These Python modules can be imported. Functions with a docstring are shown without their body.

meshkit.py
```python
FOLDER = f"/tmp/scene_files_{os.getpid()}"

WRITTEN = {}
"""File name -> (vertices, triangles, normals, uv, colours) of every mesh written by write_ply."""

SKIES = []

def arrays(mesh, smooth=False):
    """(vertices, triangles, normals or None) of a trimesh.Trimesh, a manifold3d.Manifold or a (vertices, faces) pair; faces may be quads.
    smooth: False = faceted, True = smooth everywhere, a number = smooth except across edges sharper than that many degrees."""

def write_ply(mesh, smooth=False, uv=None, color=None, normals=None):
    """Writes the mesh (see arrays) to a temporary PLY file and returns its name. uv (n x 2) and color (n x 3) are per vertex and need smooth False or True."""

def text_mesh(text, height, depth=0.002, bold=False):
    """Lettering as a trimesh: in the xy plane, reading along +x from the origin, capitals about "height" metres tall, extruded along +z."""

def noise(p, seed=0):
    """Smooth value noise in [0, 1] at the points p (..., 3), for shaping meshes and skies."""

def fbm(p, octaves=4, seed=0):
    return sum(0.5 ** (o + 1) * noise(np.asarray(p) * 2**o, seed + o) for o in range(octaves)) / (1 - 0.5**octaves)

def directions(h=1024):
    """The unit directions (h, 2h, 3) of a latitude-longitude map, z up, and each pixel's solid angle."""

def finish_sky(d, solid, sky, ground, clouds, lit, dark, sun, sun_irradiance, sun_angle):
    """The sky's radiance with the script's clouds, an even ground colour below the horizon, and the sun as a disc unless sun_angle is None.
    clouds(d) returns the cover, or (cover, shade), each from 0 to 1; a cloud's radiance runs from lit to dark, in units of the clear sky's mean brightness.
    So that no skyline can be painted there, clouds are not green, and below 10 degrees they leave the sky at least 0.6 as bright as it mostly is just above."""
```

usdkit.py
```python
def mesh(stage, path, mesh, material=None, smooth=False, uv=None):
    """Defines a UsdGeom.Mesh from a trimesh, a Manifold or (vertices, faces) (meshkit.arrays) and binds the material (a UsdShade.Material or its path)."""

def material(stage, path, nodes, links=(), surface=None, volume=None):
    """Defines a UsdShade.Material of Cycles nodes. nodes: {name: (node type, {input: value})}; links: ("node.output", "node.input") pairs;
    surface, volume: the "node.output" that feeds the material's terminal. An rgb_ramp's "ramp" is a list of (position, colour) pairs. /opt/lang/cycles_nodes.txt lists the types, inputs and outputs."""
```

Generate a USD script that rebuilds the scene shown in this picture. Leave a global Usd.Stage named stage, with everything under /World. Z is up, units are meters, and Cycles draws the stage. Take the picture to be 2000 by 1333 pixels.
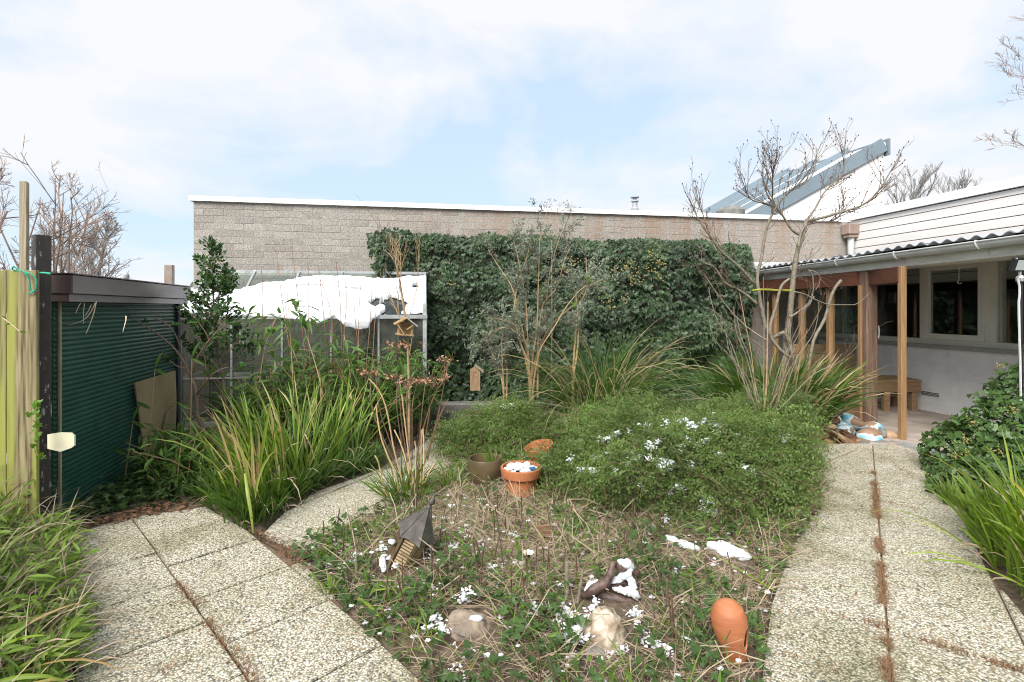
import math, numpy as np, trimesh, shapely, usdkit, meshkit
from shapely.geometry import Polygon, LineString, box as sbox
from shapely import affinity
import manifold3d as m3
from pxr import Usd, UsdGeom, UsdLux, UsdShade, Gf, Sdf

stage = Usd.Stage.CreateInMemory()
UsdGeom.SetStageUpAxis(stage, 'Z'); UsdGeom.SetStageMetersPerUnit(stage, 1.0)
world = UsdGeom.Xform.Define(stage, '/World')
PI = math.pi
# ------------------------------------------------------------------ camera, sky, sun, exposure
EYE, FPX, HZ = 1.5, 1000.0, 603.0          # eye height, focal length and horizon row in pixels of the 2000 x 1333 photograph
cam = UsdGeom.Camera.Define(stage, '/World/camera')
cam.CreateFocalLengthAttr(18.0); cam.CreateHorizontalApertureAttr(36.0); cam.CreateVerticalApertureAttr(24.0)
cam.CreateVerticalApertureOffsetAttr(-(666.5 - HZ) / 2000 * 36)
cam.CreateClippingRangeAttr(Gf.Vec2f(0.05, 5000))
cam.AddTranslateOp().Set(Gf.Vec3d(0, 0, EYE)); cam.AddRotateXOp().Set(90.0)
cam.CreateExposureAttr(2.42)
SUN_EL, SUN_AZ = math.radians(45), math.radians(207)     # azimuth = atan2(x, y): behind the camera, a little to the left
sx, sy, sz = math.cos(SUN_EL) * math.sin(SUN_AZ), math.cos(SUN_EL) * math.cos(SUN_AZ), math.sin(SUN_EL)
usdkit.material(stage, '/World/Looks/sky', {
    'tc': ('texture_coordinate', {}),
    'sky': ('sky_texture', {'sky_type': 'single_scattering', 'sun_disc': False, 'sun_elevation': SUN_EL, 'sun_rotation': SUN_AZ}),
    'sep': ('separate_xyz', {}),
    'zz': ('math', {'math_type': 'add', 'value2': 0.30}),
    'zc': ('math', {'math_type': 'maximum', 'value2': 0.12}),
    'dx': ('math', {'math_type': 'divide'}), 'dy': ('math', {'math_type': 'divide'}),
    'uv': ('combine_xyz', {'z': 3.1}),
    'n1': ('noise_texture', {'scale': 1.5, 'detail': 8, 'roughness': 0.55, 'distortion': 0.25}),
    'cl': ('rgb_ramp', {'ramp': [(0.38, (0.02, 0.02, 0.02)), (0.48, (0.50, 0.50, 0.50)), (0.57, (0.98, 0.98, 0.98))]}),
    'pale': ('mix', {'fac': 0.85, 'color2': (2.5, 3.12, 3.78)}),
    'mx': ('mix', {'color2': (3.55, 3.6, 3.72)}),
    'bg': ('background_shader', {'strength': 0.05})},
    [('tc.generated', 'sep.vector'), ('sep.z', 'zz.value1'), ('zz.value', 'zc.value1'), ('sep.x', 'dx.value1'), ('zc.value', 'dx.value2'),
     ('sep.y', 'dy.value1'), ('zc.value', 'dy.value2'), ('dx.value', 'uv.x'), ('dy.value', 'uv.y'), ('uv.vector', 'n1.vector'),
     ('n1.fac', 'cl.fac'), ('sky.color', 'pale.color1'), ('pale.color', 'mx.color1'), ('cl.color', 'mx.fac'), ('mx.color', 'bg.color')], surface='bg.background')
dome = UsdLux.DomeLight.Define(stage, '/World/sky')
UsdShade.MaterialBindingAPI.Apply(dome.GetPrim()).Bind(UsdShade.Material.Get(stage, '/World/Looks/sky'))
dome.GetPrim().SetCustomDataByKey('kind', 'structure')
sun = UsdLux.DistantLight.Define(stage, '/World/sun')
sun.CreateIntensityAttr(0.33); sun.CreateAngleAttr(38.0); sun.CreateColorAttr(Gf.Vec3f(1.0, 0.965, 0.91)); sun.CreateNormalizeAttr(True)
sun.AddRotateZOp().Set(-math.degrees(SUN_AZ)); sun.AddRotateXOp().Set(-(90 - math.degrees(SUN_EL)))

# ------------------------------------------------------------------ measuring: where a point of the photograph lies
def at(px, py, d):
    return np.array([(px - 1000) * d / FPX, d, EYE - (py - HZ) * d / FPX])
def gp(px, py, z=0.0):
    return at(px, py, (EYE - z) * FPX / (py - HZ))
def g2(*pts):
    return [tuple(gp(*p)[:2]) for p in pts]
def line(pts, d, dd=None):
    """a polyline through points of the photograph, at distance d (or a list of distances)"""
    ds = np.broadcast_to(np.asarray(d, float), len(pts)) if dd is None else np.linspace(d, dd, len(pts))
    return np.array([at(p[0], p[1], k) for p, k in zip(pts, ds)])

# ------------------------------------------------------------------ prims
used = {}
SINGLE = {'leaf', 'plank', 'board', 'brick', 'slab', 'tile', 'seat_plank', 'back_board', 'slat', 'bark_piece', 'strap_leaf', 'bare_cane', 'cut_stem', 'stem', 'cane', 'leg'}
rpart = np.random.default_rng(99)
def chance(path, name):
    if name in SINGLE: UsdGeom.PrimvarsAPI(stage.GetPrimAtPath(path)).CreatePrimvar('rnd', Sdf.ValueTypeNames.FloatArray, 'constant').Set([float(rpart.random())])
class Node:
    def __init__(self, path, origin): self.path, self.origin = path, np.asarray(origin, float)
def numbered(parent, name):
    k = parent + '/' + name; n = used.get(k, 0); used[k] = n + 1
    return k if n == 0 else f'{k}_{n:03d}'
def say(path, label=None, cat=None, group=None, kind=None):
    p = stage.GetPrimAtPath(path)
    for k, v in (('label', label), ('category', cat), ('group', group), ('kind', kind)):
        if v: p.SetCustomDataByKey(k, v)
def thing(name, label, cat, origin=(0, 0, 0), group=None, kind=None):
    path = numbered('/World', name); x = UsdGeom.Xform.Define(stage, path); x.AddTranslateOp().Set(Gf.Vec3d(*map(float, origin)))
    say(path, label, cat, group, kind); return Node(path, origin)
def arr(mesh):
    v, f, _ = meshkit.arrays(mesh, False); return v, f
def tidy(mesh):
    v, f = arr(mesh); k, i = np.unique(f, return_inverse=True); return v[k], i.reshape(f.shape)
def obj(name, mesh, mat, parent, smooth=False, label=None, kind=None):
    v, f = tidy(mesh)
    path = numbered(parent.path, name)
    usdkit.mesh(stage, path, (v - parent.origin, f), '/World/Looks/' + mat, smooth=smooth)
    if kind is None: chance(path, name)
    say(path, label, kind=kind); return Node(path, parent.origin)
def solo(name, mesh, mat, label=None, cat=None, group=None, kind=None, smooth=False):
    v, f = tidy(mesh); o = np.array([*((v.max(0) + v.min(0)) / 2)[:2], v[:, 2].min()]) if kind != 'structure' else np.zeros(3)
    path = numbered('/World', name); m = usdkit.mesh(stage, path, (v - o, f), '/World/Looks/' + mat, smooth=smooth)
    m.AddTranslateOp().Set(Gf.Vec3d(*map(float, o)))
    if kind is None: chance(path, name)
    say(path, label, cat, group, kind); return Node(path, o)

# ------------------------------------------------------------------ shapes
def cat(ms):
    V, F, n = [], [], 0
    for m in ms:
        v, f = arr(m) if not (isinstance(m, tuple) and m[1].shape[1] == 3) else m
        V.append(v); F.append(f + n); n += len(v)
    return np.vstack(V), np.vstack(F)
def unit(v):
    v = np.asarray(v, float); return v / np.maximum(np.linalg.norm(v, axis=-1, keepdims=True), 1e-9)
def box(p0, ux, uy, uz):
    """a box from corner p0 along three edge vectors"""
    p0, ux, uy, uz = (np.asarray(a, float) for a in (p0, ux, uy, uz))
    v = np.array([p0 + a * ux + b * uy + c * uz for a in (0, 1) for b in (0, 1) for c in (0, 1)])
    f = np.array([[0, 1, 3], [0, 3, 2], [4, 6, 7], [4, 7, 5], [0, 4, 5], [0, 5, 1], [2, 3, 7], [2, 7, 6], [0, 2, 6], [0, 6, 4], [1, 5, 7], [1, 7, 3]])
    if np.dot(np.cross(ux, uy), uz) < 0: f = f[:, ::-1]
    return v, f
def bar(a, b, w, h, up=(0, 0, 1)):
    """a beam of w x h from a to b"""
    a, b = np.asarray(a, float), np.asarray(b, float); d = unit(b - a)
    if abs(np.dot(d, unit(up))) > 0.98: up = (0, 1, 0) if abs(d[1]) < 0.9 else (1, 0, 0)
    s = unit(np.cross(d, up)); t = np.cross(s, d)
    return box(a - s * w / 2 - t * h / 2, b - a, s * w, t * h)
def post(x, y, z0, z1, w, dep, ang=0.0):
    c, s = math.cos(ang), math.sin(ang); ux, uy = np.array([c, s, 0]), np.array([-s, c, 0])
    return chamfer(np.array([x, y, z0]) - ux * w / 2 - uy * dep / 2, ux * w, uy * dep, np.array([0, 0, z1 - z0]), min(w, dep) * .08)
def chamfer(p0, ux, uy, uz, r):
    """a box with its long edges (along uz) and ends cut off, as a hull"""
    p0, ux, uy, uz = (np.asarray(a, float) for a in (p0, ux, uy, uz))
    lx, ly, lz = (np.linalg.norm(a) for a in (ux, uy, uz)); a, b, c = r / lx, r / ly, r / lz
    pts = [p0 + i * ux + j * uy + k * uz for i in (0, 1) for j in (b, 1 - b) for k in (c, 1 - c)]
    pts += [p0 + i * ux + j * uy + k * uz for i in (a, 1 - a) for j in (0, 1) for k in (c, 1 - c)]
    pts += [p0 + i * ux + j * uy + k * uz for i in (a, 1 - a) for j in (b, 1 - b) for k in (0, 1)]
    h = trimesh.convex.convex_hull(np.array(pts)); return np.array(h.vertices), np.array(h.faces)
def tubes(P, R, n=4):
    """N tubes through P (N, K, 3) with radii R (N, K)"""
    P, R = np.asarray(P, float), np.asarray(R, float); N, K, _ = P.shape
    T = unit(np.gradient(P, axis=1)); ref = np.where(np.abs(T[:, :1, 2:3]) > 0.8, [1.0, 0.2, 0], [0.1, 0.2, 1.0])
    S = unit(np.cross(T, np.broadcast_to(ref, T.shape))); U = np.cross(S, T)
    a = np.arange(n) * 2 * PI / n
    V = P[:, :, None] + R[:, :, None, None] * (np.cos(a)[:, None] * S[:, :, None] + np.sin(a)[:, None] * U[:, :, None])
    i = (np.arange(K - 1)[:, None] * n + np.arange(n)).ravel(); j = (np.arange(K - 1)[:, None] * n + (np.arange(n) + 1) % n).ravel()
    F = np.vstack([np.stack([i, j, j + n], 1), np.stack([i, j + n, i + n], 1)])
    caps = [[0, k + 1, k] for k in range(1, n - 1)] + [[(K - 1) * n, (K - 1) * n + k, (K - 1) * n + k + 1] for k in range(1, n - 1)]
    F = np.vstack([F, caps])
    return V.reshape(-1, 3), (F[None] + (np.arange(N) * K * n)[:, None, None]).reshape(-1, 3)
def resample(p, K):
    p = np.asarray(p, float); s = np.r_[0, np.cumsum(np.linalg.norm(np.diff(p, axis=0), axis=1))]
    q = np.linspace(0, s[-1], K); return np.stack([np.interp(q, s, p[:, k]) for k in range(3)], 1)
def curve(p, K):
    """a smooth curve through a few points"""
    from scipy.interpolate import PchipInterpolator
    p = np.asarray(p, float); s = np.r_[0, np.cumsum(np.linalg.norm(np.diff(p, axis=0), axis=1))]
    return PchipInterpolator(s, p)(np.linspace(0, s[-1], K))
def rod(p, r0, r1=None, n=6, K=None):
    q = curve(p, K or max(4, 3 * len(p))) if len(p) > 2 else resample(p, K or 2)
    r = np.linspace(r0, r0 if r1 is None else r1, len(q)); return tubes(q[None], r[None], n)
def lathe(prof, n=24, at0=(0, 0, 0), closed=True):
    prof = np.asarray(prof, float); K = len(prof); a = np.arange(n) * 2 * PI / n
    V = np.stack([prof[:, None, 0] * np.cos(a), prof[:, None, 0] * np.sin(a), np.broadcast_to(prof[:, None, 1], (K, n))], -1).reshape(-1, 3)
    i = (np.arange(K - 1)[:, None] * n + np.arange(n)).ravel(); j = (np.arange(K - 1)[:, None] * n + (np.arange(n) + 1) % n).ravel()
    return V + np.asarray(at0, float), np.vstack([np.stack([i, j, j + n], 1), np.stack([i, j + n, i + n], 1)])
def prism(poly, z0, z1):
    m = trimesh.creation.extrude_polygon(poly, z1 - z0, engine='earcut'); m.apply_translation([0, 0, z0]); return np.array(m.vertices), np.array(m.faces)
def rot(axis, ang):
    return trimesh.transformations.rotation_matrix(ang, axis)[:3, :3]
def turned(mesh, R, t=(0, 0, 0)):
    v, f = mesh; return v @ np.asarray(R).T + np.asarray(t, float), f
def plate(pts, n, th):
    """a flat plate: an outline of 3-D points given thickness th along n"""
    pts = np.asarray(pts, float); n = unit(n); c = pts.mean(0); ex = unit(pts[1] - pts[0]); ey = np.cross(n, ex)
    poly = Polygon([((p - c) @ ex, (p - c) @ ey) for p in pts]); m = trimesh.creation.extrude_polygon(poly, th, engine='earcut')
    v = np.array(m.vertices); return c + v[:, :1] * ex + v[:, 1:2] * ey + v[:, 2:] * n, np.array(m.faces)
def blob(c, r, seed, sub=2, amp=.18, freq=1.6, R=None):
    m = trimesh.creation.icosphere(sub, 1.0); v = np.array(m.vertices)
    v = v * (1 + amp * (2 * meshkit.fbm(v * freq + seed * 7.3, 3, seed) - 1))[:, None] * np.asarray(r, float)
    if R is not None: v = v @ np.asarray(R).T
    return v + np.asarray(c, float), np.array(m.faces)
def chain(ps, rs, refine=0.012, smooth=4):
    """a limb: hulls of spheres along joints, smoothed"""
    sph = lambda p, r: m3.Manifold.sphere(r, 16).translate(tuple(map(float, p)))
    parts = [m3.Manifold.batch_hull([sph(a, ra), sph(b, rb)]) for a, b, ra, rb in zip(ps[:-1], ps[1:], rs[:-1], rs[1:])]
    return parts
def soften(parts, refine=0.01, it=6):
    m = m3.Manifold.batch_boolean(parts, m3.OpType.Add).refine_to_length(refine).to_mesh()
    t = trimesh.Trimesh(m.vert_properties[:, :3], m.tri_verts, process=True); trimesh.smoothing.filter_taubin(t, iterations=it)
    return np.array(t.vertices), np.array(t.faces)

# ------------------------------------------------------------------ plants
def blades(base, az, el, bend, length, width, rng, K=6, fold=0.18, roll=0.5):
    """N arching blades: V (N, K+1, 3, 3) and the faces of one"""
    N = len(base); t = np.linspace(0, 1, K + 1); e = np.asarray(el)[:, None] - np.asarray(bend)[:, None] * t ** 1.6
    azt = np.asarray(az)[:, None] + (rng.normal(0, .25, N)[:, None]) * t
    D = np.stack([np.cos(e) * np.cos(azt), np.cos(e) * np.sin(azt), np.sin(e)], -1)
    P = np.asarray(base)[:, None] + np.concatenate([np.zeros((N, 1, 3)), np.cumsum(D[:, :-1], 1)], 1) * (np.asarray(length) / K)[:, None, None]
    S = np.stack([-np.sin(azt), np.cos(azt), 0 * azt], -1); Nn = np.cross(S, D)
    rl = rng.normal(0, roll, N)[:, None] + rng.normal(0, .4, N)[:, None] * t
    S2 = np.cos(rl)[..., None] * S + np.sin(rl)[..., None] * Nn; N2 = np.cross(S2, D)
    w = np.asarray(width)[:, None] * (0.62 + 0.5 * np.sin(np.minimum(t * 1.5, 1.57))) * (1 - t ** 4) * .5 + 1e-4
    V = np.stack([P - S2 * w[..., None], P - N2 * (w * fold * 2)[..., None], P + S2 * w[..., None]], 2)
    f = []
    for k in range(K):
        for c in (0, 1):
            a, b = k * 3 + c, k * 3 + c + 1; f += [[a, b, b + 3], [a, b + 3, a + 3]]
    return V.reshape(N, -1, 3), np.array(f)
def join(V, f):
    N, m, _ = V.shape; return V.reshape(-1, 3), (f[None] + (np.arange(N) * m)[:, None, None]).reshape(-1, 3)
LANCE = (np.array([[0, 0, 0], [.3, .09, .03], [.3, -.09, .03], [.65, .075, .01], [.65, -.075, .01], [1, 0, -.12], [.3, 0, 0], [.65, 0, -.02]], float),
         np.array([[0, 6, 1], [0, 2, 6], [1, 6, 7], [1, 7, 3], [2, 7, 6], [2, 4, 7], [3, 7, 5], [4, 5, 7]]))
OVAL = (np.array([[0, 0, 0], [.3, .24, .05], [.7, .22, .03], [1, 0, -.04], [.7, -.22, .03], [.3, -.24, .05], [.5, 0, -.02]], float),
        np.array([[0, 6, 1], [1, 6, 2], [2, 6, 3], [3, 6, 4], [4, 6, 5], [5, 6, 0]]))
SMALL = (np.array([[0, 0, 0], [.5, .24, .04], [1, 0, 0], [.5, -.24, .04]], float), np.array([[0, 2, 1], [0, 3, 2]]))
IVY = (np.array([[0, 0, 0], [-.12, .34, .03], [.22, .5, .0], [.34, .26, .06], [.62, .36, .02], [.62, .14, .05], [1.0, 0, -.08], [.62, -.14, .05], [.62, -.36, .02], [.34, -.26, .06], [.22, -.5, 0], [-.12, -.34, .03], [.35, 0, -.02]], float) * [1, 1, 1.3],
       np.array([[12, a, b] for a, b in zip([0, 11, 10, 9, 8, 7, 6, 5, 4, 3, 2, 1], [11, 10, 9, 8, 7, 6, 5, 4, 3, 2, 1, 0])]))
def leaves(tmpl, pos, xdir, ndir, scale):
    tv, tf = tmpl; X = unit(xdir); Z = unit(ndir - (np.sum(ndir * X, -1, keepdims=True)) * X); Y = np.cross(Z, X)
    s = np.asarray(scale, float); s = s[:, None, None] if s.ndim == 1 else s[:, None, :]
    q = tv[None] * s
    return join(pos[:, None] + q[..., :1] * X[:, None] + q[..., 1:2] * Y[:, None] + q[..., 2:] * Z[:, None], tf)
def grow(p, d, L, r, level, rng, out, kids=(4, 4, 3), spread=.7, ratio=.6, wig=.16, up=.15, rr=.55):
    """a branch and its branches: appended to out as (points, radii, level)"""
    K = 5; pts = [np.asarray(p, float)]; d = unit(d)
    for k in range(K - 1):
        d = unit(d + rng.normal(0, wig, 3) + [0, 0, up * .25]); pts.append(pts[-1] + d * L / (K - 1))
    pts = np.array(pts); out.append((pts, np.linspace(r, max(r * rr, .0011), K), level))
    if level < len(kids):
        for j in range(kids[level]):
            t = rng.uniform(.25, 1.0); i = min(int(t * (K - 1)), K - 2); q = pts[i] + (pts[i + 1] - pts[i]) * (t * (K - 1) - i)
            dd = unit(pts[i + 1] - pts[i]); nd = unit(dd + spread * unit(rng.normal(0, 1, 3)) + [0, 0, up])
            grow(q, nd, L * ratio * rng.uniform(.6, 1.2) * (1.15 - .5 * t), max(r * rr * rng.uniform(.65, .95), .0011), level + 1, rng, out, kids, spread, ratio, wig, up, rr)
def sticks(out, n=4, K=5):
    return tubes(np.array([resample(o[0], K) for o in out]), np.array([np.interp(np.linspace(0, 1, K), np.linspace(0, 1, len(o[1])), o[1]) for o in out]), n)
def scatter(poly, n, rng):
    x0, y0, x1, y1 = poly.bounds; out = np.zeros((0, 2))
    while len(out) < n:
        q = rng.uniform([x0, y0], [x1, y1], (3 * n, 2)); out = np.vstack([out, q[shapely.contains_xy(poly, q[:, 0], q[:, 1])]])
    return out[:n]
def inside(poly, xy):
    return shapely.distance(shapely.points(xy[:, 0], xy[:, 1]), poly.exterior) * np.where(shapely.contains_xy(poly, xy[:, 0], xy[:, 1]), 1, -1)

# ------------------------------------------------------------------ materials
def M(name, nodes, links, surface='p.BSDF'):
    usdkit.material(stage, '/World/Looks/' + name, nodes, links, surface=surface)
def leaf_mat(name, ramp, rough=.42, trans=.3, spec=.4, patch=.35):
    M(name, {'g': ('geometry', {}), 'at': ('attribute', {'attribute': 'rnd'}), 'ad': ('math', {'math_type': 'add'}), 'r': ('rgb_ramp', {'ramp': ramp}), 'n': ('noise_texture', {'scale': 2.2, 'detail': 2}),
             'nr': ('rgb_ramp', {'ramp': [(.3, (1 - patch,) * 3), (.7, (1 + patch * .6,) * 3)]}),
             'm': ('mix', {'mix_type': 'multiply', 'fac': 1.0}), 'h': ('hsv', {'value': 1.35, 'saturation': 1.1, 'hue': .49}),
             'p': ('principled_bsdf', {'roughness': rough, 'specular_ior_level': spec}), 't': ('translucent_bsdf', {}), 'mx': ('mix_closure', {'fac': trans})},
      [('g.random_per_island', 'ad.value1'), ('at.fac', 'ad.value2'), ('ad.value', 'r.fac'), ('g.position', 'n.vector'), ('n.fac', 'nr.fac'), ('r.color', 'm.color1'), ('nr.color', 'm.color2'), ('m.color', 'p.base_color'),
       ('m.color', 'h.color'), ('h.color', 't.color'), ('p.BSDF', 'mx.closure1'), ('t.BSDF', 'mx.closure2')], surface='mx.closure')
def rough_mat(name, ramp, scale=8, rough=.7, metal=0.0, bump=.3, dist=.01, stretch=(1, 1, 1), detail=6, spec=.4, island=0.0):
    """colour and relief from one noise; stretch makes it run along an axis; island varies it from piece to piece"""
    M(name, {'g': ('geometry', {}), 'at': ('attribute', {'attribute': 'rnd'}), 'ad': ('math', {'math_type': 'add'}), 'mp': ('mapping', {'scale': stretch}), 'n': ('noise_texture', {'scale': scale, 'detail': detail, 'roughness': .62}),
             'r': ('rgb_ramp', {'ramp': ramp}), 'ri': ('rgb_ramp', {'ramp': [(0, (1 - island,) * 3), (1, (1 + island,) * 3)]}), 'm': ('mix', {'mix_type': 'multiply', 'fac': 1.0}),
             'b': ('bump', {'strength': bump, 'distance': dist}), 'p': ('principled_bsdf', {'roughness': rough, 'metallic': metal, 'specular_ior_level': spec})},
      [('g.position', 'mp.vector'), ('mp.vector', 'n.vector'), ('n.fac', 'r.fac'), ('g.random_per_island', 'ad.value1'), ('at.fac', 'ad.value2'), ('ad.value', 'ri.fac'), ('r.color', 'm.color1'), ('ri.color', 'm.color2'),
       ('m.color', 'p.base_color'), ('n.fac', 'b.height'), ('b.normal', 'p.normal')])
def two(c, lo=.72, hi=1.18):
    c = np.asarray(c, float); return [(.28, tuple(c * lo)), (.72, tuple(np.minimum(c * hi, .9)))]

rough_mat('soil', [(.3, (.05, .036, .024)), (.55, (.11, .08, .055)), (.75, (.19, .14, .10))], scale=22, bump=.8, dist=.03)
rough_mat('dry_soil', [(.3, (.10, .065, .042)), (.7, (.22, .15, .10))], scale=30, bump=.5)
rough_mat('concrete', [(.3, (.10, .095, .085)), (.6, (.18, .17, .15)), (.8, (.24, .23, .20))], scale=7, bump=.4)
rough_mat('white_metal', two((.78, .79, .80), .9, 1.06), scale=3, rough=.35, bump=.03)
rough_mat('white_board', two((.66, .635, .615), .93, 1.05), scale=3, rough=.5, bump=.03, stretch=(1, 1, 4))
rough_mat('white_render', two((.82, .82, .81), .94, 1.05), scale=2, rough=.7, bump=.05)
rough_mat('board_gap', two((.16, .11, .08)), rough=.8)
rough_mat('aluminium', [(.25, (.30, .31, .31)), (.6, (.50, .51, .51)), (.8, (.58, .59, .60))], scale=9, rough=.42, metal=.75, bump=.1, dist=.002)
rough_mat('zinc', [(.25, (.38, .39, .38)), (.6, (.54, .55, .54)), (.8, (.62, .63, .62))], scale=6, rough=.5, metal=.1, bump=.1, dist=.003)
rough_mat('blue_zinc', two((.17, .215, .25), .9, 1.1), scale=2.5, rough=.7, bump=.03, spec=.2)
rough_mat('pale_zinc', two((.52, .56, .585), .93, 1.06), scale=2.5, rough=.7, bump=.03, spec=.2)
rough_mat('fascia_paint', [(.25, (.40, .39, .32)), (.45, (.64, .63, .57)), (.75, (.76, .75, .71))], scale=3, stretch=(1, 1, 5), rough=.6, bump=.1)
rough_mat('brown_metal', [(.3, (.050, .036, .033)), (.7, (.085, .064, .058))], scale=3, rough=.33, bump=.05, dist=.01)
rough_mat('black_paint', [(.28, (.06, .04, .03)), (.5, (.03, .024, .022)), (.60, (.038, .03, .028)), (.66, (.34, .33, .31))], scale=24, rough=.55, bump=.3, stretch=(1, 1, .35))
rough_mat('rusty_metal', [(.3, (.16, .085, .05)), (.5, (.26, .20, .16)), (.7, (.33, .34, .34))], scale=6, rough=.6, bump=.2, stretch=(1, 1, .5))
rough_mat('old_batten', [(.3, (.17, .14, .085)), (.55, (.30, .25, .17)), (.75, (.38, .33, .24))], scale=18, stretch=(3, 3, .25), rough=.8)
rough_mat('dark_wood', [(.3, (.045, .025, .017)), (.7, (.085, .045, .03))], scale=16, stretch=(3, 3, .25), rough=.6)
rough_mat('red_wood', [(.3, (.075, .028, .016)), (.7, (.13, .05, .028))], scale=12, stretch=(3, .4, 3), rough=.55)
rough_mat('brown_post', [(.28, (.085, .048, .032)), (.5, (.15, .09, .062)), (.75, (.24, .17, .13))], scale=16, stretch=(3, 3, .18), rough=.65)
rough_mat('orange_wood', [(.3, (.20, .11, .05)), (.7, (.33, .20, .10))], scale=18, stretch=(3, 3, .2), rough=.5)
rough_mat('bench_wood', [(.3, (.22, .13, .065)), (.7, (.38, .24, .13))], scale=14, stretch=(.3, 3, 3), rough=.6, island=.15)
rough_mat('grey_wood', [(.3, (.20, .20, .19)), (.7, (.36, .36, .35))], scale=14, stretch=(.4, 3, 3), rough=.8)
rough_mat('floor_tile', [(.3, (.28, .225, .19)), (.55, (.40, .335, .29)), (.75, (.47, .41, .37))], scale=4, rough=.65, island=.06)
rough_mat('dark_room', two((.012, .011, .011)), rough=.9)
rough_mat('roof_sheet', two((.33, .34, .36)), scale=5, rough=.45)
rough_mat('dark_felt', two((.035, .037, .045)), rough=.75)
rough_mat('frame_paint', two((.62, .60, .53), .9, 1.08), scale=4, rough=.45, bump=.05)
rough_mat('sill_stone', two((.30, .30, .285), .85, 1.1), scale=9, rough=.6)
rough_mat('white_brick', two((.80, .79, .77), .9, 1.06), scale=6, rough=.7, bump=.3, dist=.006)
rough_mat('hopper', two((.27, .20, .165)), scale=7, rough=.6)
rough_mat('black_plastic', two((.018, .018, .02)), rough=.3, bump=.02)
rough_mat('lamp_glass', two((.40, .46, .46), .95, 1.05), rough=.15, bump=0)
rough_mat('cream_plastic', two((.60, .56, .41), .95, 1.04), scale=4, rough=.4, bump=.02)
rough_mat('green_rope', two((.02, .30, .19)), scale=60, rough=.5)
rough_mat('yellow_tie', two((.42, .42, .06)), rough=.5)
rough_mat('plywood', [(.25, (.16, .12, .06)), (.5, (.26, .20, .105)), (.75, (.33, .26, .15))], scale=3.5, rough=.75, bump=.1, stretch=(1, 1, .6))
rough_mat('terracotta', [(.25, (.25, .085, .038)), (.55, (.38, .135, .055)), (.8, (.46, .20, .10))], scale=5, rough=.6, bump=.12, stretch=(1, 1, 5))
rough_mat('pot_clay', [(.25, (.25, .085, .035)), (.6, (.42, .15, .06)), (.8, (.50, .22, .11))], scale=6, rough=.65, bump=.1)
rough_mat('stoneware', [(.25, (.06, .052, .024)), (.5, (.115, .082, .042)), (.75, (.17, .115, .066))], scale=4, rough=.45, bump=.05)
rough_mat('lead_roof', [(.3, (.045, .040, .034)), (.55, (.085, .078, .068)), (.78, (.14, .13, .115))], scale=20, rough=.6, metal=.1, bump=.1)
rough_mat('lantern_wood', [(.3, (.055, .038, .02)), (.7, (.12, .085, .045))], scale=18, stretch=(3, 3, .5), rough=.6)
rough_mat('slat_wood', [(.3, (.20, .14, .07)), (.7, (.36, .27, .15))], scale=18, rough=.6)
rough_mat('nest_wood', [(.3, (.17, .10, .055)), (.7, (.33, .22, .13))], scale=15, stretch=(3, 3, .3), rough=.7)
rough_mat('feeder_wood', [(.3, (.20, .12, .05)), (.7, (.42, .29, .14))], scale=22, rough=.7)
rough_mat('bronze', [(.3, (.030, .018, .014)), (.5, (.075, .044, .036)), (.75, (.15, .10, .08))], scale=20, rough=.5, bump=.35, dist=.012)
rough_mat('white_rock', [(.30, (.11, .085, .06)), (.43, (.27, .20, .135)), (.55, (.43, .365, .28)), (.75, (.55, .51, .44))], scale=11, rough=.6, bump=.7, dist=.02)
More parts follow.
